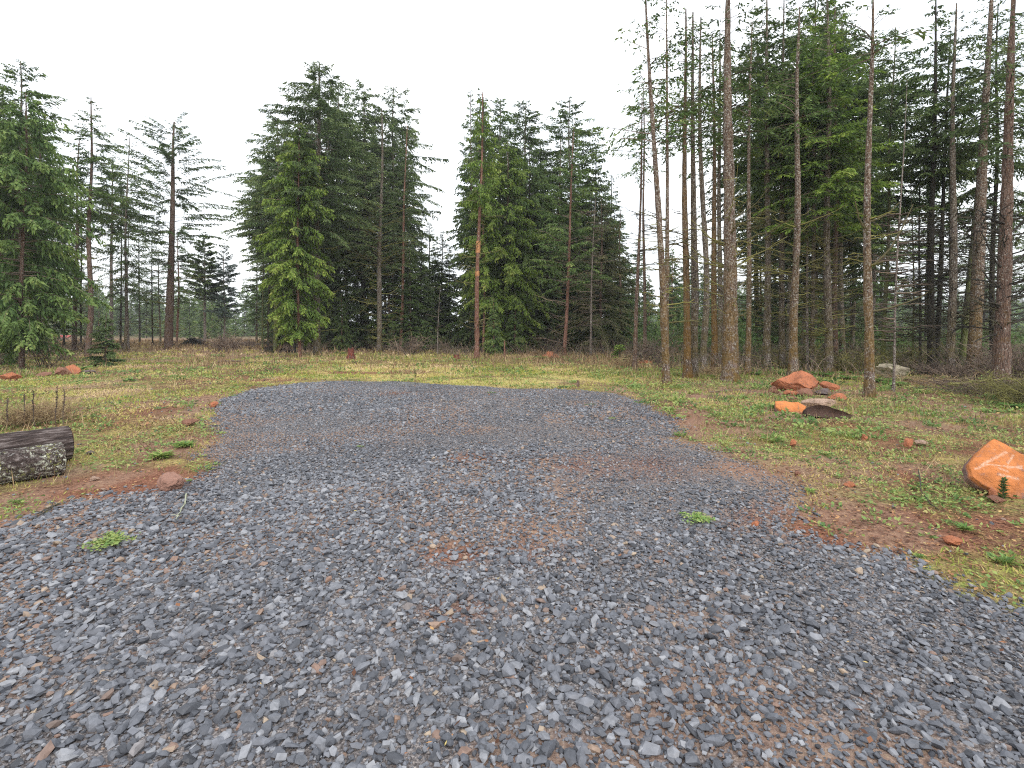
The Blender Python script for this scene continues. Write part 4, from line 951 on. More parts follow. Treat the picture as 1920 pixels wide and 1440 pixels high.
# ------------------------------------------------------------------ rocks
def facet_rock(name, label, px, py, wpx, hpx, mat, depth=.8, seed=0, cuts=14, sub=4, group=None, rz=0, flat=0, sink=.12, peak=0):
    x, y = ground_pt(px, py); w = wpx / FPX * y; h = hpx / FPX * y * 1.05
    rng = np.random.default_rng(seed + int(px)); V, F = ico(sub)
    for k in range(cuts):
        n = rng.normal(0, 1, 3); n /= np.linalg.norm(n); d = rng.uniform(.45, .85)
        V = V - np.maximum(0, V @ n - d)[:, None] * n[None]
    V += .02 * (np.stack([vnoise(V[:, 0] * 5 + i, V[:, 1] * 5 + V[:, 2] * 3, i + seed) for i in range(3)], 1) - .5) * 2
    rd = 1 - 2 * np.abs(fbm(V[:, 0] * 2.2 + V[:, 2] * 1.3 + seed, V[:, 1] * 2.2 - V[:, 2] * 1.7, seed + 1, 4) - .5)
    V = V * (1 + .22 * (rd - .8))[:, None]
    mn, mx = V.min(0), V.max(0); V = (V - mn) / (mx - mn) - np.array([.5, .5, sink])
    V[:, :2] *= (1 + peak * .25 - peak * np.clip(V[:, 2:3], 0, 1) ** .8)
    V[:, 2] += (.10 * peak) * (vnoise(V[:, 0] * 7 + 4, V[:, 1] * 5, seed) - .5) * 3
    V *= np.array([w, w * depth, h / (1 - sink)]); V[:, 1] += w * depth * .4
    mb = MB(); mb.add(V, F); o = mb.build(name, M[mat])
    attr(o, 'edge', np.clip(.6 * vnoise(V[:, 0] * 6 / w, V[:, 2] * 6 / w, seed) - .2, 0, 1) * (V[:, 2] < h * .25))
    o.location = (x, y, float(gz(x, y))); o.rotation_euler = (0, 0, rz)
    return tag(o, label, 'rock', group)

def slab_rock(name, label, outline, py_base, thick, tilt, mat, seed=0, marks=(), bulge=.03, edge_px=None, group=None, soft=.15):
    """a slab whose face, outlined as (px, py), leans back by `tilt` and rests its lower edge on the ground at row py_base"""
    O = np.array(outline, float); ys = dist_of(py_base); cx = (O[:, 0].min() + O[:, 0].max()) / 2
    x0 = (cx - 960) / FPX * ys
    # intersect each pixel ray with the plane through (x0, ys, 0) leaning back by tilt
    nrm = np.array([0, -cos(tilt), sin(tilt)])
    def onplane(p):
        dirs = np.stack([(p[:, 0] - 960) / FPX, np.ones(len(p)), -(p[:, 1] - HOR) / FPX], 1)
        org = np.array([0, 0, EYE]); pt = np.array([x0, ys, 0.])
        t = ((pt - org) @ nrm) / (dirs @ nrm); return org + dirs * t[:, None]
    W3 = onplane(O); base = np.array([x0, ys, 0.])
    ux = np.array([1., 0, 0]); uy = np.array([0, sin(tilt), cos(tilt)])
    L2 = np.stack([(W3 - base) @ ux, (W3 - base) @ uy], 1); cen = L2.mean(0)
    rng = np.random.default_rng(seed); nT, nS = 120, 34
    th = np.linspace(0, 2 * pi, nT, endpoint=False)
    rel = L2 - cen; R = np.zeros(nT)
    for i, a in enumerate(th):                                   # ray against the outline
        dv = np.array([cos(a), sin(a)]); best = 0
        for k in range(len(rel)):
            p, q = rel[k], rel[(k + 1) % len(rel)]; e = q - p
            den = dv[0] * e[1] - dv[1] * e[0]
            if abs(den) < 1e-9: continue
            t = (p[0] * e[1] - p[1] * e[0]) / den; u = (p[0] * dv[1] - p[1] * dv[0]) / den
            if t > 0 and -1e-6 <= u <= 1 + 1e-6: best = max(best, t)
        R[i] = best
    R *= 1 + .02 * (vnoise(np.cos(th) * 6 + 9, np.sin(th) * 6, seed) - .5)
    prof = [(s, 0) for s in np.linspace(0, .975, 22)] + [(.992, -.01), (1.0, -.05), (1.0, -.16), (1.0, -.35), (.99, -.55), (.95, -.8), (.8, -1), (.5, -1.05), (.001, -1.05)]
    V = []
    for s, zz in prof:
        rr = R * s * (1 + (.05 * (vnoise(th * 3, np.full(nT, zz * 3), seed) - .5) if zz < -.1 else 0)); lx, ly = cen[0] + np.cos(th) * rr, cen[1] + np.sin(th) * rr
        hgt = zz * thick + (bulge * (1 - s ** 2) + .03 * (fbm(lx * 3 + 5, ly * 3, seed + 2, 3) - .5)) * (zz == 0) + .05 * thick * (fbm(lx * 7 + seed, ly * 7, seed, 3) - .5) * (1 if zz > -.1 else 3)
        V.append(base[None] + lx[:, None] * ux + ly[:, None] * uy + np.broadcast_to(hgt, (nT,))[:, None] * nrm)
    V = np.array(V); nr = len(prof)
    i, j = np.meshgrid(np.arange(nr - 1), np.arange(nT), indexing='ij')
    F = np.stack([i * nT + j, (i + 1) * nT + j, (i + 1) * nT + (j + 1) % nT, i * nT + (j + 1) % nT], -1).reshape(-1, 4)
    P = V.reshape(-1, 3); mb = MB(); mb.add(P - base, F); o = mb.build(name, M[mat])
    zz = np.repeat(np.array([p[1] for p in prof]), nT)
    # scratches given in photograph pixels, carried onto the face of the slab
    lx, ly = (P - base) @ ux, (P - base) @ uy; sc = np.zeros(len(P))
    for (a, b, wd) in marks:
        q = onplane(np.array([a, b], float)); q2 = np.stack([(q - base) @ ux, (q - base) @ uy], 1)
        e = q2[1] - q2[0]; t = np.clip(((lx - q2[0, 0]) * e[0] + (ly - q2[0, 1]) * e[1]) / (e @ e), 0, 1)
        dd = np.hypot(lx - q2[0, 0] - t * e[0], ly - q2[0, 1] - t * e[1]); sc = np.maximum(sc, 1 - smooth(wd * .5, wd * 1.2, dd))
    attr(o, 'scratch', sc * (zz > -.05))
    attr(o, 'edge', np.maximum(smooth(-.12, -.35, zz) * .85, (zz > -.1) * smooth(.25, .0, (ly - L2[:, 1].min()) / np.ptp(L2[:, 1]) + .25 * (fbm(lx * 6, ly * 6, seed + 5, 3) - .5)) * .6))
    o.location = tuple(base + np.array([0, 0, float(gz(x0, ys))]))
    return tag(o, label, 'rock', group)

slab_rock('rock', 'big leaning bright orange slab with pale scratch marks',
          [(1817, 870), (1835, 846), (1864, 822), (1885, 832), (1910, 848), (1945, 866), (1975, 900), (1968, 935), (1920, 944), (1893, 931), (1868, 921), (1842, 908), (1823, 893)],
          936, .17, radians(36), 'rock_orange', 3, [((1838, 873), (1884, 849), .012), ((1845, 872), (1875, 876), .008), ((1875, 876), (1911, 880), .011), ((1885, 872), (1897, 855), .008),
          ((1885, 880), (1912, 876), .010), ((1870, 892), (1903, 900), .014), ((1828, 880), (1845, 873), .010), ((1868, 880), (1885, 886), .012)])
RG = "orange rocks heaped beside the grove"
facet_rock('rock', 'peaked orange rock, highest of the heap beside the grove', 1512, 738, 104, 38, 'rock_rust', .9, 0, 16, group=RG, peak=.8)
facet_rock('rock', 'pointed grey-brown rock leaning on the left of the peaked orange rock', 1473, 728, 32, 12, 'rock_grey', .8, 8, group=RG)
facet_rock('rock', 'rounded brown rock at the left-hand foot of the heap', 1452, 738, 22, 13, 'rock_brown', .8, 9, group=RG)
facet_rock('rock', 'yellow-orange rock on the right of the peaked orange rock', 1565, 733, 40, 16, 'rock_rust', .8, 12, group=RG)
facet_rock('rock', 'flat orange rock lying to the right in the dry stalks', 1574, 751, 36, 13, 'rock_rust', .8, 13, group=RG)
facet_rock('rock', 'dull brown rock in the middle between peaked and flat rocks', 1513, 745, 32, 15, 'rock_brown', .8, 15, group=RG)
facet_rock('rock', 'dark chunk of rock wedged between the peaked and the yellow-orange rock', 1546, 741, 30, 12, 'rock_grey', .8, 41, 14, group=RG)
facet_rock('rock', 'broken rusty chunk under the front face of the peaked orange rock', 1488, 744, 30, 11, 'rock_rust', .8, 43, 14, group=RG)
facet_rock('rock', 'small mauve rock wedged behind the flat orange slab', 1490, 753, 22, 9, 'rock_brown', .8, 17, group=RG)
slab_rock('rock', 'flat bright orange slab with grey underside, front of the heap',
          [(1453, 753), (1470, 752), (1484, 755), (1497, 754), (1512, 763), (1504, 774), (1496, 776), (1478, 771), (1462, 768), (1455, 763)], 777, .16, radians(62), 'rock_orange', 5, (), group=RG)
slab_rock('rock', 'dark hollow rock with pale tan rim, front of the heap',
          [(1513, 768), (1522, 761), (1536, 759), (1550, 760), (1562, 765), (1582, 771), (1601, 779), (1598, 784), (1570, 785), (1545, 783), (1525, 780), (1512, 777)], 785, .22, radians(15), 'rock_dark', 6, (), bulge=-.08, group=RG)
facet_rock('rock', 'pale tan cap rock over the dark hollow one', 1543, 768, 66, 17, 'rock_tan', .5, 22, group=RG)
for (lb, px, py, w, h, mt, sd) in (
    ('small flat brown stone just left of the round gravel-edge rock', 282, 917, 16, 7, 'rock_brown', 2),
    ('dark flat stone tucked just right of the round gravel-edge rock', 344, 916, 22, 9, 'rock_grey', 3),
    ('flat mauve rock in the grass left of the gravel bend', 349, 801, 28, 13, 'rock_brown', 4),
    ('bright orange stone near the far left corner of the gravel', 399, 766, 16, 11, 'rock_rust', 5),
    ('small brown ball-like rock in the weeds left of the orange slab', 1708, 840, 19, 16, 'rock_rust', 6),
    ('flat pinkish stone beside the small ball-like rock', 1733, 836, 26, 10, 'rock_tan', 7),
    ('orange chip of rock lying on the gravel near its right edge', 1420, 992, 17, 14, 'rock_rust', 8),
    ('flat orange stone half buried near the green thistle', 1795, 1022, 38, 14, 'rock_rust', 9),
    ('small upright orange stone under the edge of the orange slab', 1868, 936, 16, 18, 'rock_rust', 10),
    ('brownish stone lying below the orange slab', 1876, 945, 28, 11, 'rock_brown', 11),
    ('small grey-red stone between the gravel and the flat slabs', 1598, 914, 20, 9, 'rock_rust', 12),
    ('dark red stone in the weeds nearest the gravel', 1497, 893, 14, 9, 'rock_brown', 13),
    ('little pinkish stone on the soil by the logs', 173, 900, 15, 8, 'rock_tan', 14),
    ('little dark stone on the soil just right of the logs', 165, 852, 14, 7, 'rock_grey', 15),
    ('reddish boulder leaning on the orange one by the fern', 110, 706, 27, 15, 'rock_brown', 16),
    ('orange-topped boulder by the fern', 127, 704, 32, 18, 'rock_rust', 17),
    ('thin grey tilted rock right of the orange-topped boulder', 160, 702, 22, 7, 'rock_grey', 18),
    ('low orange rock in the grass at the left end', 8, 714, 34, 14, 'rock_rust', 19),
    ('low purple-grey rock heap in the dry grass before the boulders', 76, 708, 30, 8, 'rock_brown', 20),
    ('big pale mossy boulder behind the pale leaning sapling', 1682, 711, 58, 27, 'rock_pale', 21),
    ('pale cream boulder behind the purplish slim trunk', 1208, 675, 34, 15, 'rock_pale', 23),
    ('rust-red stone in the brush just below the pale cream boulder', 1212, 682, 26, 7, 'rock_rust', 24),
    ('orange pebble among weeds in front of the flat rocks', 1625, 825, 12, 10, 'rock_rust', 25),
    ('orange upright chip in weeds behind the gravel bulge', 1489, 838, 12, 13, 'rock_rust', 26),
):
    facet_rock('rock', lb, px, py, w, h, mt, .8, sd, 12, 3)

facet_rock('rock', 'round reddish brown rock at the edge of the gravel, biggest one there', 310, 926, 46, 36, 'rock_round', .85, 31, 3, 3, sink=.08)
def dirt_mound():
    x, y = ground_pt(1032, 669); a = np.linspace(0, 1, 26); th = np.linspace(0, 2 * pi, 40, endpoint=False)
    A, T = np.meshgrid(a, th, indexing='ij'); X = A * np.cos(T) * .75; Y = A * np.sin(T) * .6
    Z = .36 * (1 - smooth(0, 1, A)) * (1 + .5 * (fbm(X * 3 + 3, Y * 3, 4, 3) - .5)) - .03
    i, j = np.meshgrid(np.arange(25), np.arange(40), indexing='ij')
    F = np.stack([i * 40 + j, (i + 1) * 40 + j, (i + 1) * 40 + (j + 1) % 40, i * 40 + (j + 1) % 40], -1).reshape(-1, 4)
    mb = MB(); mb.add(np.stack([X, Y, Z], -1).reshape(-1, 3), F); o = mb.build('dirt_mound', M['rock_rust']); attr(o, 'edge', np.zeros(26 * 40))
    o.location = (x, y, float(gz(x, y))); tag(o, 'low mound of bright orange dirt at the wood edge', 'dirt mound')
dirt_mound()

# ------------------------------------------------------------------ logs, stumps, debris
def log_bark(name, streak, lich):
    m, nt, b = new_mat(name, .9, .25)
    tc = N(nt, "ShaderNodeTexCoord"); mp = N(nt, "ShaderNodeMapping"); mp.inputs['Scale'].default_value = streak
    nt.links.new(tc.outputs['Object'], mp.inputs[0])
    n1 = noise(nt, mp.outputs[0], 24, 6, .75); n2 = noise(nt, tc.outputs['Object'], 26, 5, .75); n3 = noise(nt, tc.outputs['Object'], 3.2, 3)
    c = ramp(nt, n1, [(.36, (.014, .010, .010)), (.52, (.075, .055, .050)), (.66, (.26, .22, .21))])
    if lich:
        c = mix(nt, mathn(nt, 'MULTIPLY', rampf(nt, n2, .55, .58), rampf(nt, n3, .40, .53)), c, (.58, .60, .48))
        c = mix(nt, mathn(nt, 'MULTIPLY', rampf(nt, n2, .44, .40), rampf(nt, n3, .42, .55)), c, (.36, .38, .14))
        c = mix(nt, rampf(nt, noise(nt, tc.outputs['Object'], 30, 3, .7), .60, .66, 0, .8), c, (.42, .40, .38))
    nt.links.new(c, b.inputs['Base Color']); bump(nt, b, mathn(nt, 'ADD', n1, mathn(nt, 'MULTIPLY', n2, .4)), .035, 1)
    return m
M['log_a'] = log_bark('furrowed_log_bark', (.16, 1, 1), False)
M['log_b'] = log_bark('lichened_log_bark', (.8, 1, 1), True)
def end_mat():
    m, nt, b = new_mat('log_end_wood', .9, .1); tc = N(nt, "ShaderNodeTexCoord"); w = N(nt, "ShaderNodeTexWave"); w.wave_type = 'RINGS'; w.rings_direction = 'X'
    w.inputs['Scale'].default_value = 14; w.inputs['Distortion'].default_value = 2; nt.links.new(tc.outputs['Object'], w.inputs[0])
    nt.links.new(ramp(nt, w.outputs['Fac'], [(.2, (.05, .03, .025)), (.8, (.12, .075, .055))]), b.inputs['Base Color']); return m
M['log_end'] = end_mat()
def log(label, px, py, az, L, r, mat, seed, name='log'):
    x, y = ground_pt(px, py); rng = np.random.default_rng(seed)
    e = empty(name, (x, y, float(gz(x, y))), label, 'log', 'felled logs lying by the gravel')
    e.rotation_euler = (0, 0, az)
    n, k = 110, 110; t = np.linspace(0, L, n); a = np.arange(k) / k * 2 * pi
    T, A = np.meshgrid(t, a, indexing='ij')
    rr = r * (1 + .015 * np.sin(A * 3 + seed) + .06 * (fbm(T * 2.0 + seed, np.cos(A) * 2 + np.sin(A) * 3, seed, 3) - .5) - .05 * np.abs(np.sin(A * 9 + 5 * fbm(T * 1.5, np.cos(A) * 3, seed + 9, 3))) + .03 * (vnoise(T * 2.2, np.cos(A) * 4 + np.sin(A) * 3, seed + 4) - .5))
    V = np.stack([T, np.cos(A) * rr, np.sin(A) * rr + r * .93], -1)
    i, j = np.meshgrid(np.arange(n - 1), np.arange(k), indexing='ij')
    F = np.stack([i * k + j, (i + 1) * k + j, (i + 1) * k + (j + 1) % k, i * k + (j + 1) % k], -1).reshape(-1, 4)
    mb = MB(); mb.add(V.reshape(-1, 3), F); mb.build('bark', M[mat], e, True)
    for s in (0, n - 1):
        mb = MB(); c = np.array([[t[s] + (-.004 if s == 0 else .004), 0, r * .93]]); ring = V[s].copy(); ring[:, 0] = c[0, 0]
        jj = np.arange(k); f = np.stack([np.zeros(k, int), 1 + jj, 1 + (jj + 1) % k] if s else [np.zeros(k, int), 1 + (jj + 1) % k, 1 + jj], -1)
        mb.add(np.vstack([c, ring]), f); mb.build('cut_end', M['log_end'], e)
AZL = atan2(-.80, -.60)
log('furrowed brown log lying behind the lichen-spotted one', 128, 861, AZL + .03, 2.6, .215, 'log_a', 3)
log('dark wet log spotted with pale lichen, in front of the furrowed log', 116, 886, AZL, 2.4, .185, 'log_b', 5)

def stump(label, px, py, wpx, hpx, mat='b_red', seed=0, group=None):
    x, y = ground_pt(px, py); r = wpx / 2 / FPX * y; h = hpx / FPX * y; rng = np.random.default_rng(seed)
    e = empty('tree_stump', (x, y, float(gz(x, y))), label, 'tree stump', group)
    n, k = 9, 24; mb = MB(); a = np.arange(k) / k * 2 * pi; V = []
    top = h * (.8 + .3 * vnoise(np.cos(a) * 2 + 5, np.sin(a) * 2, seed))
    for i in range(n):
        u = i / (n - 1); rr = r * (.62 + .45 * (1 - u) ** 2.5 * (1 + .35 * np.sin(a * 5 + seed)) + .05 * rng.normal(0, 1, k) * .4)
        V.append(np.stack([np.cos(a) * rr, np.sin(a) * rr, -.05 + (top + .05) * u], 1))
    i, j = np.meshgrid(np.arange(n - 1), np.arange(k), indexing='ij')
    F = np.stack([i * k + j, i * k + (j + 1) % k, (i + 1) * k + (j + 1) % k, (i + 1) * k + j], -1).reshape(-1, 4)
    mb.add(np.array(V).reshape(-1, 3), F); mb.build('stump_side', M[mat], e, True)
    mb = MB(); ring = V[-1]; c = ring.mean(0)[None] - np.array([[0, 0, .05]]); jj = np.arange(k)
    mb.add(np.vstack([c, ring + [0, 0, .002]]), np.stack([np.zeros(k, int), 1 + jj, 1 + (jj + 1) % k], -1)); mb.build('cut_top', M['log_end'], e)
M['b_stump'] = bark('rotten_red_wood', (.10, .025, .02), (.30, .09, .06), .2, 0)
stump('rotten dark red stump standing before the black trunks', 658, 674, 18, 23, 'b_stump', 1)
stump('mossy broad stump at the foot of the moss-greened trunk', 503, 663, 24, 13, 'b_dark', 2)
stump('small grey stump beside the thin leaning trunk', 231, 657, 10, 14, 'b_grey', 3)
stump('low brown rotten stump at the wood edge left of the red-barked trunk', 856, 674, 16, 11, 'b_stump', 4)
stump('low dark stump in the weeds behind the gravel corner', 1084, 727, 8, 13, 'b_brown', 5)
stump('slim reddish broken stump under the broad green cedar', 946, 672, 4, 36, 'b_red', 6)

def pile(name, label, px, py, wpx, hpx, n, mats, seed, r=.035):
    x, y = ground_pt(px, py); w = wpx / FPX * y; h = hpx / FPX * y; rng = np.random.default_rng(seed)
    mb = MB(); u = rng.normal(0, .22, n); v = rng.normal(0, .22, n)
    hh = h * np.exp(-(u / .33) ** 2 - (v / .33) ** 2) * rng.random(n) ** .6
    az = rng.random(n) * 2 * pi; L = rng.uniform(.15, .5, n) * w
    el = rng.normal(0, .28, n); t = np.linspace(-.5, .5, 5)[None, :]
    P = np.stack([u * w, v * w * .7, hh + .04], 1)[:, None, :] + np.stack([np.cos(az), np.sin(az), el], 1)[:, None, :] * (L[:, None] * t)[..., None]
    P += rng.normal(0, .03, P.shape); P[..., 2] = np.maximum(P[..., 2], .0)
    many_tubes(mb, P, r * rng.uniform(.4, 1.6, n)[:, None] * np.linspace(1, .5, 5)[None], 5, 0, rng.random(n))
    o = mb.build(name, mats); o.location = (x, y, float(gz(x, y))); return tag(o, label, name.replace('_', ' '))
pile('debris_pile', 'dark heap of broken branches in the meadow', 363, 651, 46, 15, 300, M['black_twig'], 1, .06)
pile('brush_pile', 'low heap of grey slash wood right of the silvery fir', 462, 650, 44, 8, 160, M['twig'], 2, .05)
pile('brush_pile', 'grey tangled log pile between the mossy trunk and the bright cedar', 537, 662, 24, 11, 90, M['twig'], 4, .06)
pile('brush_pile', 'low pale brush heap in the far meadow near the red tarp', 108, 641, 60, 5, 120, M['twig'], 5, .08)
# the red tarp far behind the left-hand trees
def tarp():
    x, y = ground_pt(124, 640); n = 14
    U, Vv = np.meshgrid(np.linspace(-1, 1, n), np.linspace(-1, 1, 8), indexing='ij')
    Z = .95 - .35 * np.abs(Vv) - .12 * (vnoise(U * 3 + 2, Vv * 3, 3))
    mb = MB(); i, j = np.meshgrid(np.arange(n - 1), np.arange(7), indexing='ij')
    F = np.stack([i * 8 + j, (i + 1) * 8 + j, (i + 1) * 8 + j + 1, i * 8 + j + 1], -1).reshape(-1, 4)
    mb.add(np.stack([U * .75, Vv * .6, Z - .02], -1).reshape(-1, 3), F)
    m, nt, b = new_mat('red_tarpaulin', .6, .3); b.inputs['Base Color'].default_value = (.36, .07, .06, 1)
    e = empty('tarp_shelter', (x, y, 0), 'low faded red tarp shelter far behind the left-hand trunks', 'shelter')
    o = mb.build('tarp', m, e, True); so = o.modifiers.new('thickness', 'SOLIDIFY'); so.thickness = .01
    for sx in (-1, 1):
        mb = MB(); z = np.linspace(-.05, .98, 4); tube(mb, np.stack([np.full(4, sx * .72), np.zeros(4), z], 1), np.full(4, .03), 6); mb.build('post', M['b_pale'], e)
tarp()

# ------------------------------------------------------------------ plants one can tell apart
def fern(label, px, py, size, seed):
    x, y = ground_pt(px, py); rng = np.random.default_rng(seed); mb = MB(); nf = 15
    for k in range(nf):
        az = k / nf * 2 * pi + rng.normal(0, .2); L = size * rng.uniform(.7, 1.15); t = np.linspace(0, 1, 16)
        P = np.stack([np.cos(az) * L * t * .9, np.sin(az) * L * t * .9, L * (.95 * t - .85 * t ** 2)], 1)
        tube(mb, P[::3], np.linspace(.008, .003, 6), 3, 0, .5)
        for s in (-1, 1):
            D = np.stack([-np.sin(az) * s + .45 * np.cos(az) + 0 * t, np.cos(az) * s + .45 * np.sin(az) + 0 * t, -.15 + 0 * t], 1)
            leaves(mb, P[1:], D[1:], (.24 * size * np.sin(pi * np.clip(t[1:] * .9 + .08, 0, 1))), .055 * size + .01, 0, np.clip(rng.normal(.5, .2, 15), 0, 1), rng, .9)
    o = mb.build('fern', M['fern']); o.location = (x, y, float(gz(x, y))); tag(o, label, 'fern', 'sword ferns under the trees')
for i, (lb, px, py, s) in enumerate((
    ('fern beside the orange-topped boulder', 150, 695, .55), ('fern in front of the green-tinged trunk by the mossy boulder', 1650, 717, .5),
    ('fern between the mossy boulder and the slender speckled trunk', 1672, 722, .4), ('fern behind the peaked orange rock, right side', 1545, 706, .45),
    ('fern at the foot of the close pair of stems', 1528, 702, .42), ('fern just left of the pinkish-grey straight trunk', 1470, 704, .4),
    ('fern near the foot of the slim white-speckled trunk', 1420, 703, .4), ('fern behind the flat orange rock in the dry stalks', 1592, 712, .45),
    ('fern beneath the brush near the frame edge', 1905, 765, .35), ('fern at the base of the fluted grey trunk', 1565, 702, .38),
    ('fern against the orange dirt mound', 1014, 672, .5), ('fern in the green strip behind the red stump', 640, 664, .5),
    ('fern beside the mossy boulder, right side', 1716, 716, .4), ('fern at the foot of the wide speckled trunk', 1812, 718, .4))):
    fern(lb, px, py, s, 40 + i)

def rosette(label, px, py, wpx, seed, long=False, tall=.5, n=60, tb=.5):
    x, y = ground_pt(px, py); R = wpx / 2 / FPX * y; rng = np.random.default_rng(seed); mb = MB()
    n = n if long else int(n * 2.6); nc = max(4, n // 20)
    sp = R * (.16 if long else .40); cx, cy = rng.normal(0, sp, nc), rng.normal(0, sp, nc); m = n
    b = rng.integers(0, nc, m); a = rng.random(m) * 2 * pi; jit = R * .16 * (not long); s = R * (rng.uniform(.3, .7, m) if long else rng.uniform(.09, .26, m))
    B = np.stack([cx[b] + rng.normal(0, 1, m) * jit, cy[b] + rng.normal(0, 1, m) * jit, .015 + rng.uniform(0, R * .18, m) * tall], 1)
    D = np.stack([np.cos(a), np.sin(a), rng.uniform(.15, 1.0, m) * tall * 1.4], 1)
    leaves(mb, B, D, s, s * (.16 if long else .55), 0, np.clip(rng.normal(tb, .22, m), 0, 1), rng, .6, .15)
    o = mb.build('weed_clump', M['clump']); z = .05 if pad_sd([x], [y])[0] > 0 else 0
    o.location = (x, y, float(gz(x, y)) + z); tag(o, label, 'weed', 'clumps of green weeds')
for i, a in enumerate((
    ('bright green clover clump on the gravel nearest its right edge', 1305, 985, 62, False, .5, 170, .7),
    ('leafy green clump at the very edge of the right-hand gravel corner', 1274, 819, 24, False, .7, 80, .5),
    ('small green patch on the far gravel near its right far corner', 1150, 791, 26, False, .3, 50, .8),
    ('thin green tuft lying on gravel right of its middle', 1105, 766, 20, False, .3, 40, .3),
    ('dark green tuft on the far middle gravel', 922, 743, 22, False, .3, 40, .1),
    ('yellow-green tuft on gravel nearer and left of its middle', 676, 846, 22, True, .4, 60, .8),
    ('pale clover patch on the gravel near the round rock', 205, 1032, 80, False, .45, 230, .85),
    ('spiky thistle rosette by the half-buried orange stone', 1815, 998, 70, True, .6, 70, .6),
    ('broad-leaved weed just left of the spiky thistle', 1782, 985, 46, False, .6, 60, .4),
    ('yellowing long-leaved weed near the red soil strip', 1556, 913, 38, True, .4, 30, 1.0),
    ('bright tuft of grass between the gravel tongue and long-leaved weed', 1520, 924, 40, True, .5, 90, .8),
    ('green weed in front of the small ball-like rock', 1725, 912, 34, False, .6, 50, .5),
    ('soft green weed close to the corner of the orange slab', 1795, 930, 26, False, .7, 50, .6),
    ('weed cluster in the middle of the right-hand weeds', 1640, 870, 34, False, .5, 50, .4),
    ('large lime grass patch beside the left-hand gravel edge', 300, 858, 70, True, .5, 240, .8),
    ('green grass clump in front of the flat mauve rock', 345, 838, 60, True, .6, 200, .6),
    ('leafy green clump left of the gravel bend near the orange stone', 295, 768, 30, False, .6, 60, .4),
    ('green weed by the bottom end of the lichen-spotted log', 30, 945, 50, True, .5, 60, .5),
    ('long-leaved weed on the soil below the logs', 40, 940, 20, False, .5, 40, .5),
    ('bushy weed directly left of the right-hand gravel corner clump', 1205, 762, 34, False, .6, 60, .2),
    ('dark low weed by the low stump behind the gravel corner', 1058, 729, 34, False, .7, 70, .1),
    ('pale-green weed on soil behind the round rock', 352, 902, 26, True, .5, 50, .7),
    ('little weed at the left corner of the far gravel', 436, 745, 22, False, .6, 50, .5),
    ('grassy weed tuft at the lower corner of the red soil strip', 1725, 1045, 40, True, .5, 60, .7),
)):
    rosette(a[0], a[1], a[2], a[3], 60 + i, *a[4:])

def shrub(name, label, px, py, h, spread, n, mat, seed, r=.006, droop=.3, rise=1.0, cat='shrub', group=None, yaw=None):
    x, y = ground_pt(px, py); rng = np.random.default_rng(seed); mb = MB()
    bx, by = rng.normal(0, spread * .25, n), rng.normal(0, spread * .2, n)
    az = rng.random(n) * 2 * pi if yaw is None else rng.normal(yaw, .9, n)
    sp = spread * rng.uniform(.2, 1.0, n); hh = h * rng.uniform(.4, 1.05, n)
    t = np.linspace(0, 1, 9)[None, :, None]
    P = np.stack([bx, by, 0 * bx], 1)[:, None, :] + t * np.stack([np.cos(az) * sp, np.sin(az) * sp, hh * rise], 1)[:, None, :]
    P = P + np.cumsum(rng.normal(0, .018 * h + .01, (n, 9, 3)), 1) * t
    P[..., 2] -= (t[..., 0] ** 2.2) * hh[:, None] * droop; P[..., 2] = np.maximum(P[..., 2], -.02)
    ti = rng.random(n)
    many_tubes(mb, P, r * rng.uniform(.7, 1.6, n)[:, None] * np.linspace(1.2, .4, 9)[None], 3, 0, ti)
    m = n * 7; b = rng.integers(0, n, m); s = rng.integers(2, 8, m); A = P[b, s]
    D = rng.normal(0, 1, (m, 3)) * [1, 1, .5] + [0, 0, .35]; D /= np.linalg.norm(D, axis=1)[:, None]
    l2 = rng.uniform(.08, .38, m) * h * .8; tt = np.linspace(0, 1, 4)[None, :, None]
    Q = A[:, None, :] + D[:, None, :] * l2[:, None, None] * tt + rng.normal(0, .012, (m, 4, 3)) * tt
    many_tubes(mb, Q, r * .6 * np.ones((m, 4)), 3, 0, ti[b])
    o = mb.build(name, M[mat]); o.location = (x, y, float(gz(x, y))); return tag(o, label, cat, group)
BR = "bare twiggy shrubs"
shrub('bare_shrub', 'leafless grey shrub between the bushy conifer and the slim brown trunk', 88, 688, 1.9, 1.5, 30, 'twig', 1, .010, group=BR)
shrub('bare_shrub', 'leafless brown shrub in front of the debris pile and conical fir', 418, 660, 2.0, 1.6, 60, 'twig', 2, .014, group=BR)
shrub('bare_shrub', 'low bare shrub right of the one before the conical fir', 450, 657, 1.4, 1.4, 40, 'twig', 3, .014, group=BR)
shrub('bare_shrub', 'twiggy bush beneath the pale brown straight trunk', 770, 665, 1.6, 1.8, 60, 'twig', 4, .012, group=BR)
shrub('bare_shrub', 'reddish twiggy bush under the leaning brown slim trunk', 1180, 690, .8, 1.0, 60, 'dry', 5, .007, group=BR)
shrub('bare_shrub', 'grey twiggy bush between slim trunks and forked pair', 1222, 680, 1.7, 1.3, 70, 'twig', 6, .010, group=BR)
shrub('bare_shrub', 'pale twiggy bush crowding the foot of the reddish-brown leaning trunk', 1035, 662, 1.9, 1.6, 60, 'twig', 7, .011, group=BR)
shrub('bare_shrub', 'bush of fine twigs just left of the fluted grey trunk', 1500, 692, 1.5, 2.0, 60, 'moss_twig', 8, .010, group=BR)
shrub('bare_shrub', 'bush of fine twigs between the fluted trunk and the slender speckled trunk', 1595, 697, 1.2, 1.4, 70, 'moss_twig', 9, .009, group=BR)
shrub('bare_shrub', 'bush of arching twigs behind the mossy boulder', 1690, 696, 1.5, 2.0, 60, 'moss_twig', 10, .009, group=BR)
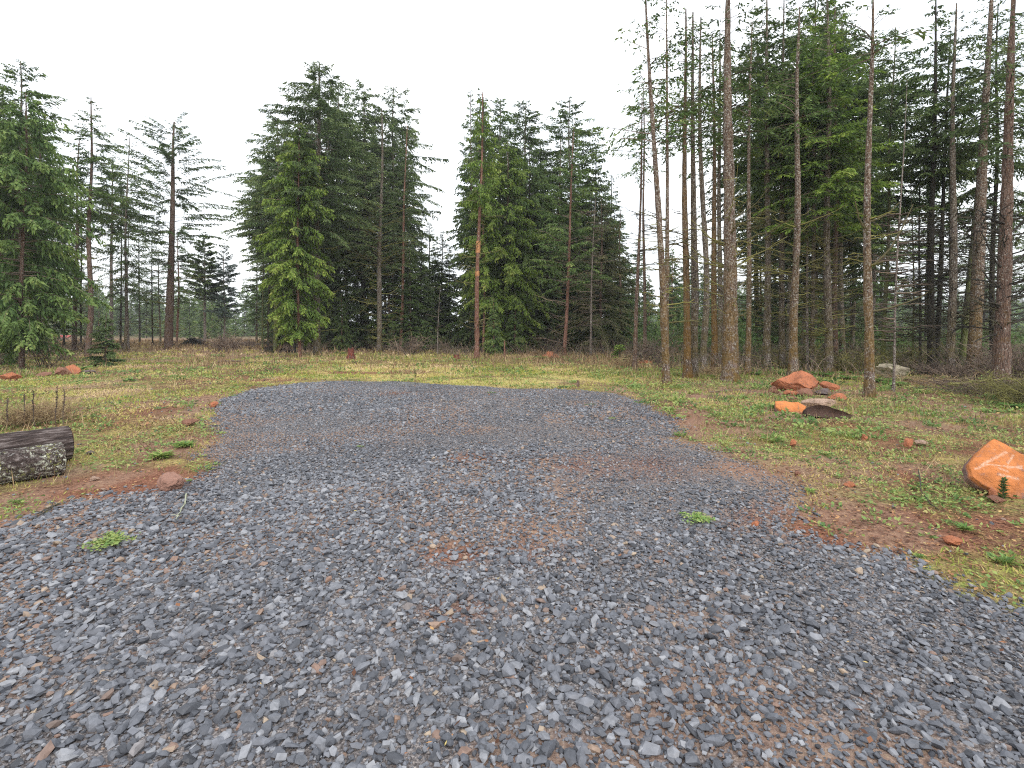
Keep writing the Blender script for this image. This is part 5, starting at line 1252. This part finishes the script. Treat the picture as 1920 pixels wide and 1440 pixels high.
shrub('brush_tangle', 'dense purple-grey tangle of brush at the foot of the many-limbed trunk', 1868, 742, .75, 1.6, 170, 'twig', 11, .0065, .55, group=BR)
shrub('brush_tangle', 'low purplish brush between the mossy boulder and the many-limbed trunk', 1775, 722, .45, 1.7, 130, 'dry', 12, .006, .5, group=BR)
shrub('bare_shrub', 'knee-high bramble at the foot of the dark grey trunk', 1788, 709, .7, 1.0, 90, 'twig', 21, .007, .3, group=BR)
shrub('bare_shrub', 'bramble of thin stems beside the foot of the black fork', 1735, 704, .8, 1.0, 80, 'twig', 22, .007, .3, group=BR)
shrub('bare_shrub', 'reddish bramble between the tight trio and the thickest trunk', 1345, 706, .55, .9, 70, 'dry', 23, .006, .3, group=BR)
shrub('bare_shrub', 'tall tangle of twigs right behind the many-limbed trunk', 1905, 712, 1.7, 1.6, 120, 'twig', 24, .008, .3, group=BR)
shrub('brush_tangle', 'arching fine brush overhanging the fern at the picture edge', 1925, 760, 1.15, 1.3, 120, 'moss_twig', 13, .006, .5, group=BR)
DS = "dead flower stalks standing behind the logs"
for i, (lb, px, py, h) in enumerate((('tall dead foxglove stalk with twin heads, tallest behind the logs', 106, 800, 76), ('dark dead flower stalk standing behind the middle of the furrowed log', 66, 802, 70),
      ('short dark dead stalk left of the others behind the log', 12, 808, 60), ('crooked dead stalk between the short and dark ones', 44, 800, 62), ('slim dead stalk just right of the tallest one', 118, 796, 66))):
    x, y = ground_pt(px, py); H = h / FPX * y; rng = np.random.default_rng(i + 9); mb = MB(); z = np.linspace(0, H, 9)
    P = np.stack([np.cumsum(rng.normal(0, .006, 9)), np.cumsum(rng.normal(0, .006, 9)), z], 1); tube(mb, P, np.linspace(.008, .005, 9), 5, 0, .2)
    nn = 110; zz = H * rng.uniform(.35, 1, nn); B = np.stack([np.interp(zz, z, P[:, 0]), np.interp(zz, z, P[:, 1]), zz], 1)
    D = rng.normal(0, 1, (nn, 3)) + [0, 0, .5]; leaves(mb, B, D, rng.uniform(.015, .035, nn), .012, 0, rng.random(nn) * .5, rng, 0)
    o = mb.build('dead_stalk', M['twig']); o.location = (x, y, float(gz(x, y))); tag(o, lb, 'dead stalk', DS)
shrub('bare_shrub', 'patch of fine brown weeds right behind the logs', 90, 792, .42, .7, 150, 'dry', 14, .003, .1, group=BR)
shrub('bare_shrub', 'patch of fine brown weeds behind the logs at the picture edge', 10, 800, .40, .7, 150, 'dry', 15, .003, .1, group=BR)

def stick(name, label, pts, r, mat, cat='stick', seed=1, side=0):
    rng = np.random.default_rng(seed); P = []
    for px, py, z in pts:
        x, y = ground_pt(px, py); P.append((x, y, float(gz(x, y)) + z + r))
    P = np.array(P); t = np.linspace(0, 1, 4 * len(P)); s = np.linspace(0, 1, len(P))
    Q = np.stack([np.interp(t, s, P[:, i]) for i in range(3)], 1) + rng.normal(0, r * .35, (len(t), 3)); c = Q[0].copy(); c[2] = 0
    mb = MB(); tube(mb, Q - c, r * (1 - .5 * t) * (1 + .15 * rng.normal(0, 1, len(t))), 6, 0, .6, cap=True)
    for k in range(side):
        i = rng.integers(2, len(Q) - 1); a = rng.random() * 6.28; l = rng.uniform(3, 9) * r
        tube(mb, np.stack([Q[i] - c, Q[i] - c + [cos(a) * l * .5, sin(a) * l * .5, l * .2], Q[i] - c + [cos(a) * l, sin(a) * l, l * .15]]), np.array([r * .5, r * .4, r * .2]), 4, 0, .6)
    o = mb.build(name, M[mat]); o.location = c; tag(o, label, cat)
stick('stick', 'thin pale lichened stick lying on the gravel below the round rock', [(349, 935, .05), (347, 955, .05), (338, 970, .05), (330, 986, .05)], .007, 'pale_stick', side=3)
stick('stick', 'dark forked stick on the soil by the lower left gravel edge', [(112, 947, .01), (95, 955, .02), (70, 966, .01)], .009, 'black_twig', seed=2, side=4)
stick('stick', 'long dark stick lying on soil beside the dark forked one', [(60, 975, .01), (90, 960, .02), (108, 950, .02)], .007, 'black_twig', seed=3, side=2)
stick('fallen_branch', 'long mossy yellow-green branch lying through the brush', [(1780, 742, .25), (1850, 736, .30), (1920, 735, .33), (1990, 734, .33)], .030, 'moss_twig', 'branch', 4)
stick('stick', 'curved dark stem lying in the weeds in front of the ball-like rock', [(1722, 898, .10), (1728, 930, .04), (1745, 950, .02), (1770, 965, .01)], .006, 'black_twig', seed=5, side=3)
stick('stick', 'red-brown root lying in the soil in front of the orange slab', [(1790, 935, .01), (1815, 950, .02), (1835, 960, .01)], .010, 'litter', seed=6)
stick('fallen_branch', 'fallen limb on bare soil beneath the thickest trunk', [(1330, 738, .02), (1375, 734, .03), (1420, 737, .02)], .016, 'twig', 'branch', 7, 5)
stick('fallen_log', 'dark old log half sunk in dry grass in the middle distance', [(412, 682, .06), (435, 682, .08), (457, 682, .05)], .07, 'twig', 'log', 8)
stick('stake', 'thin pale stake standing in brush before the slender pale trunk', [(1110, 688, 0), (1110, 688, .25), (1110, 688, .5)], .012, 'pale_stick', 'stake', 9)

# moist air
def haze():
    mb = MB(); V = np.array([(x, y, z) for z in (-2, 32) for y in (-40, 260) for x in (-290, 290)], float)
    mb.add(V, BOXF); m = bpy.data.materials.new('moist_air'); m.use_nodes = True; nt = m.node_tree; nt.nodes.clear()
    v = nt.nodes.new('ShaderNodeVolumePrincipled'); v.inputs['Density'].default_value = .0006; v.inputs['Color'].default_value = (.93, .96, 1, 1)
    o = nt.nodes.new('ShaderNodeOutputMaterial'); nt.links.new(v.outputs[0], o.inputs['Volume'])
    tag(mb.build('haze', m), kind='stuff')
haze()
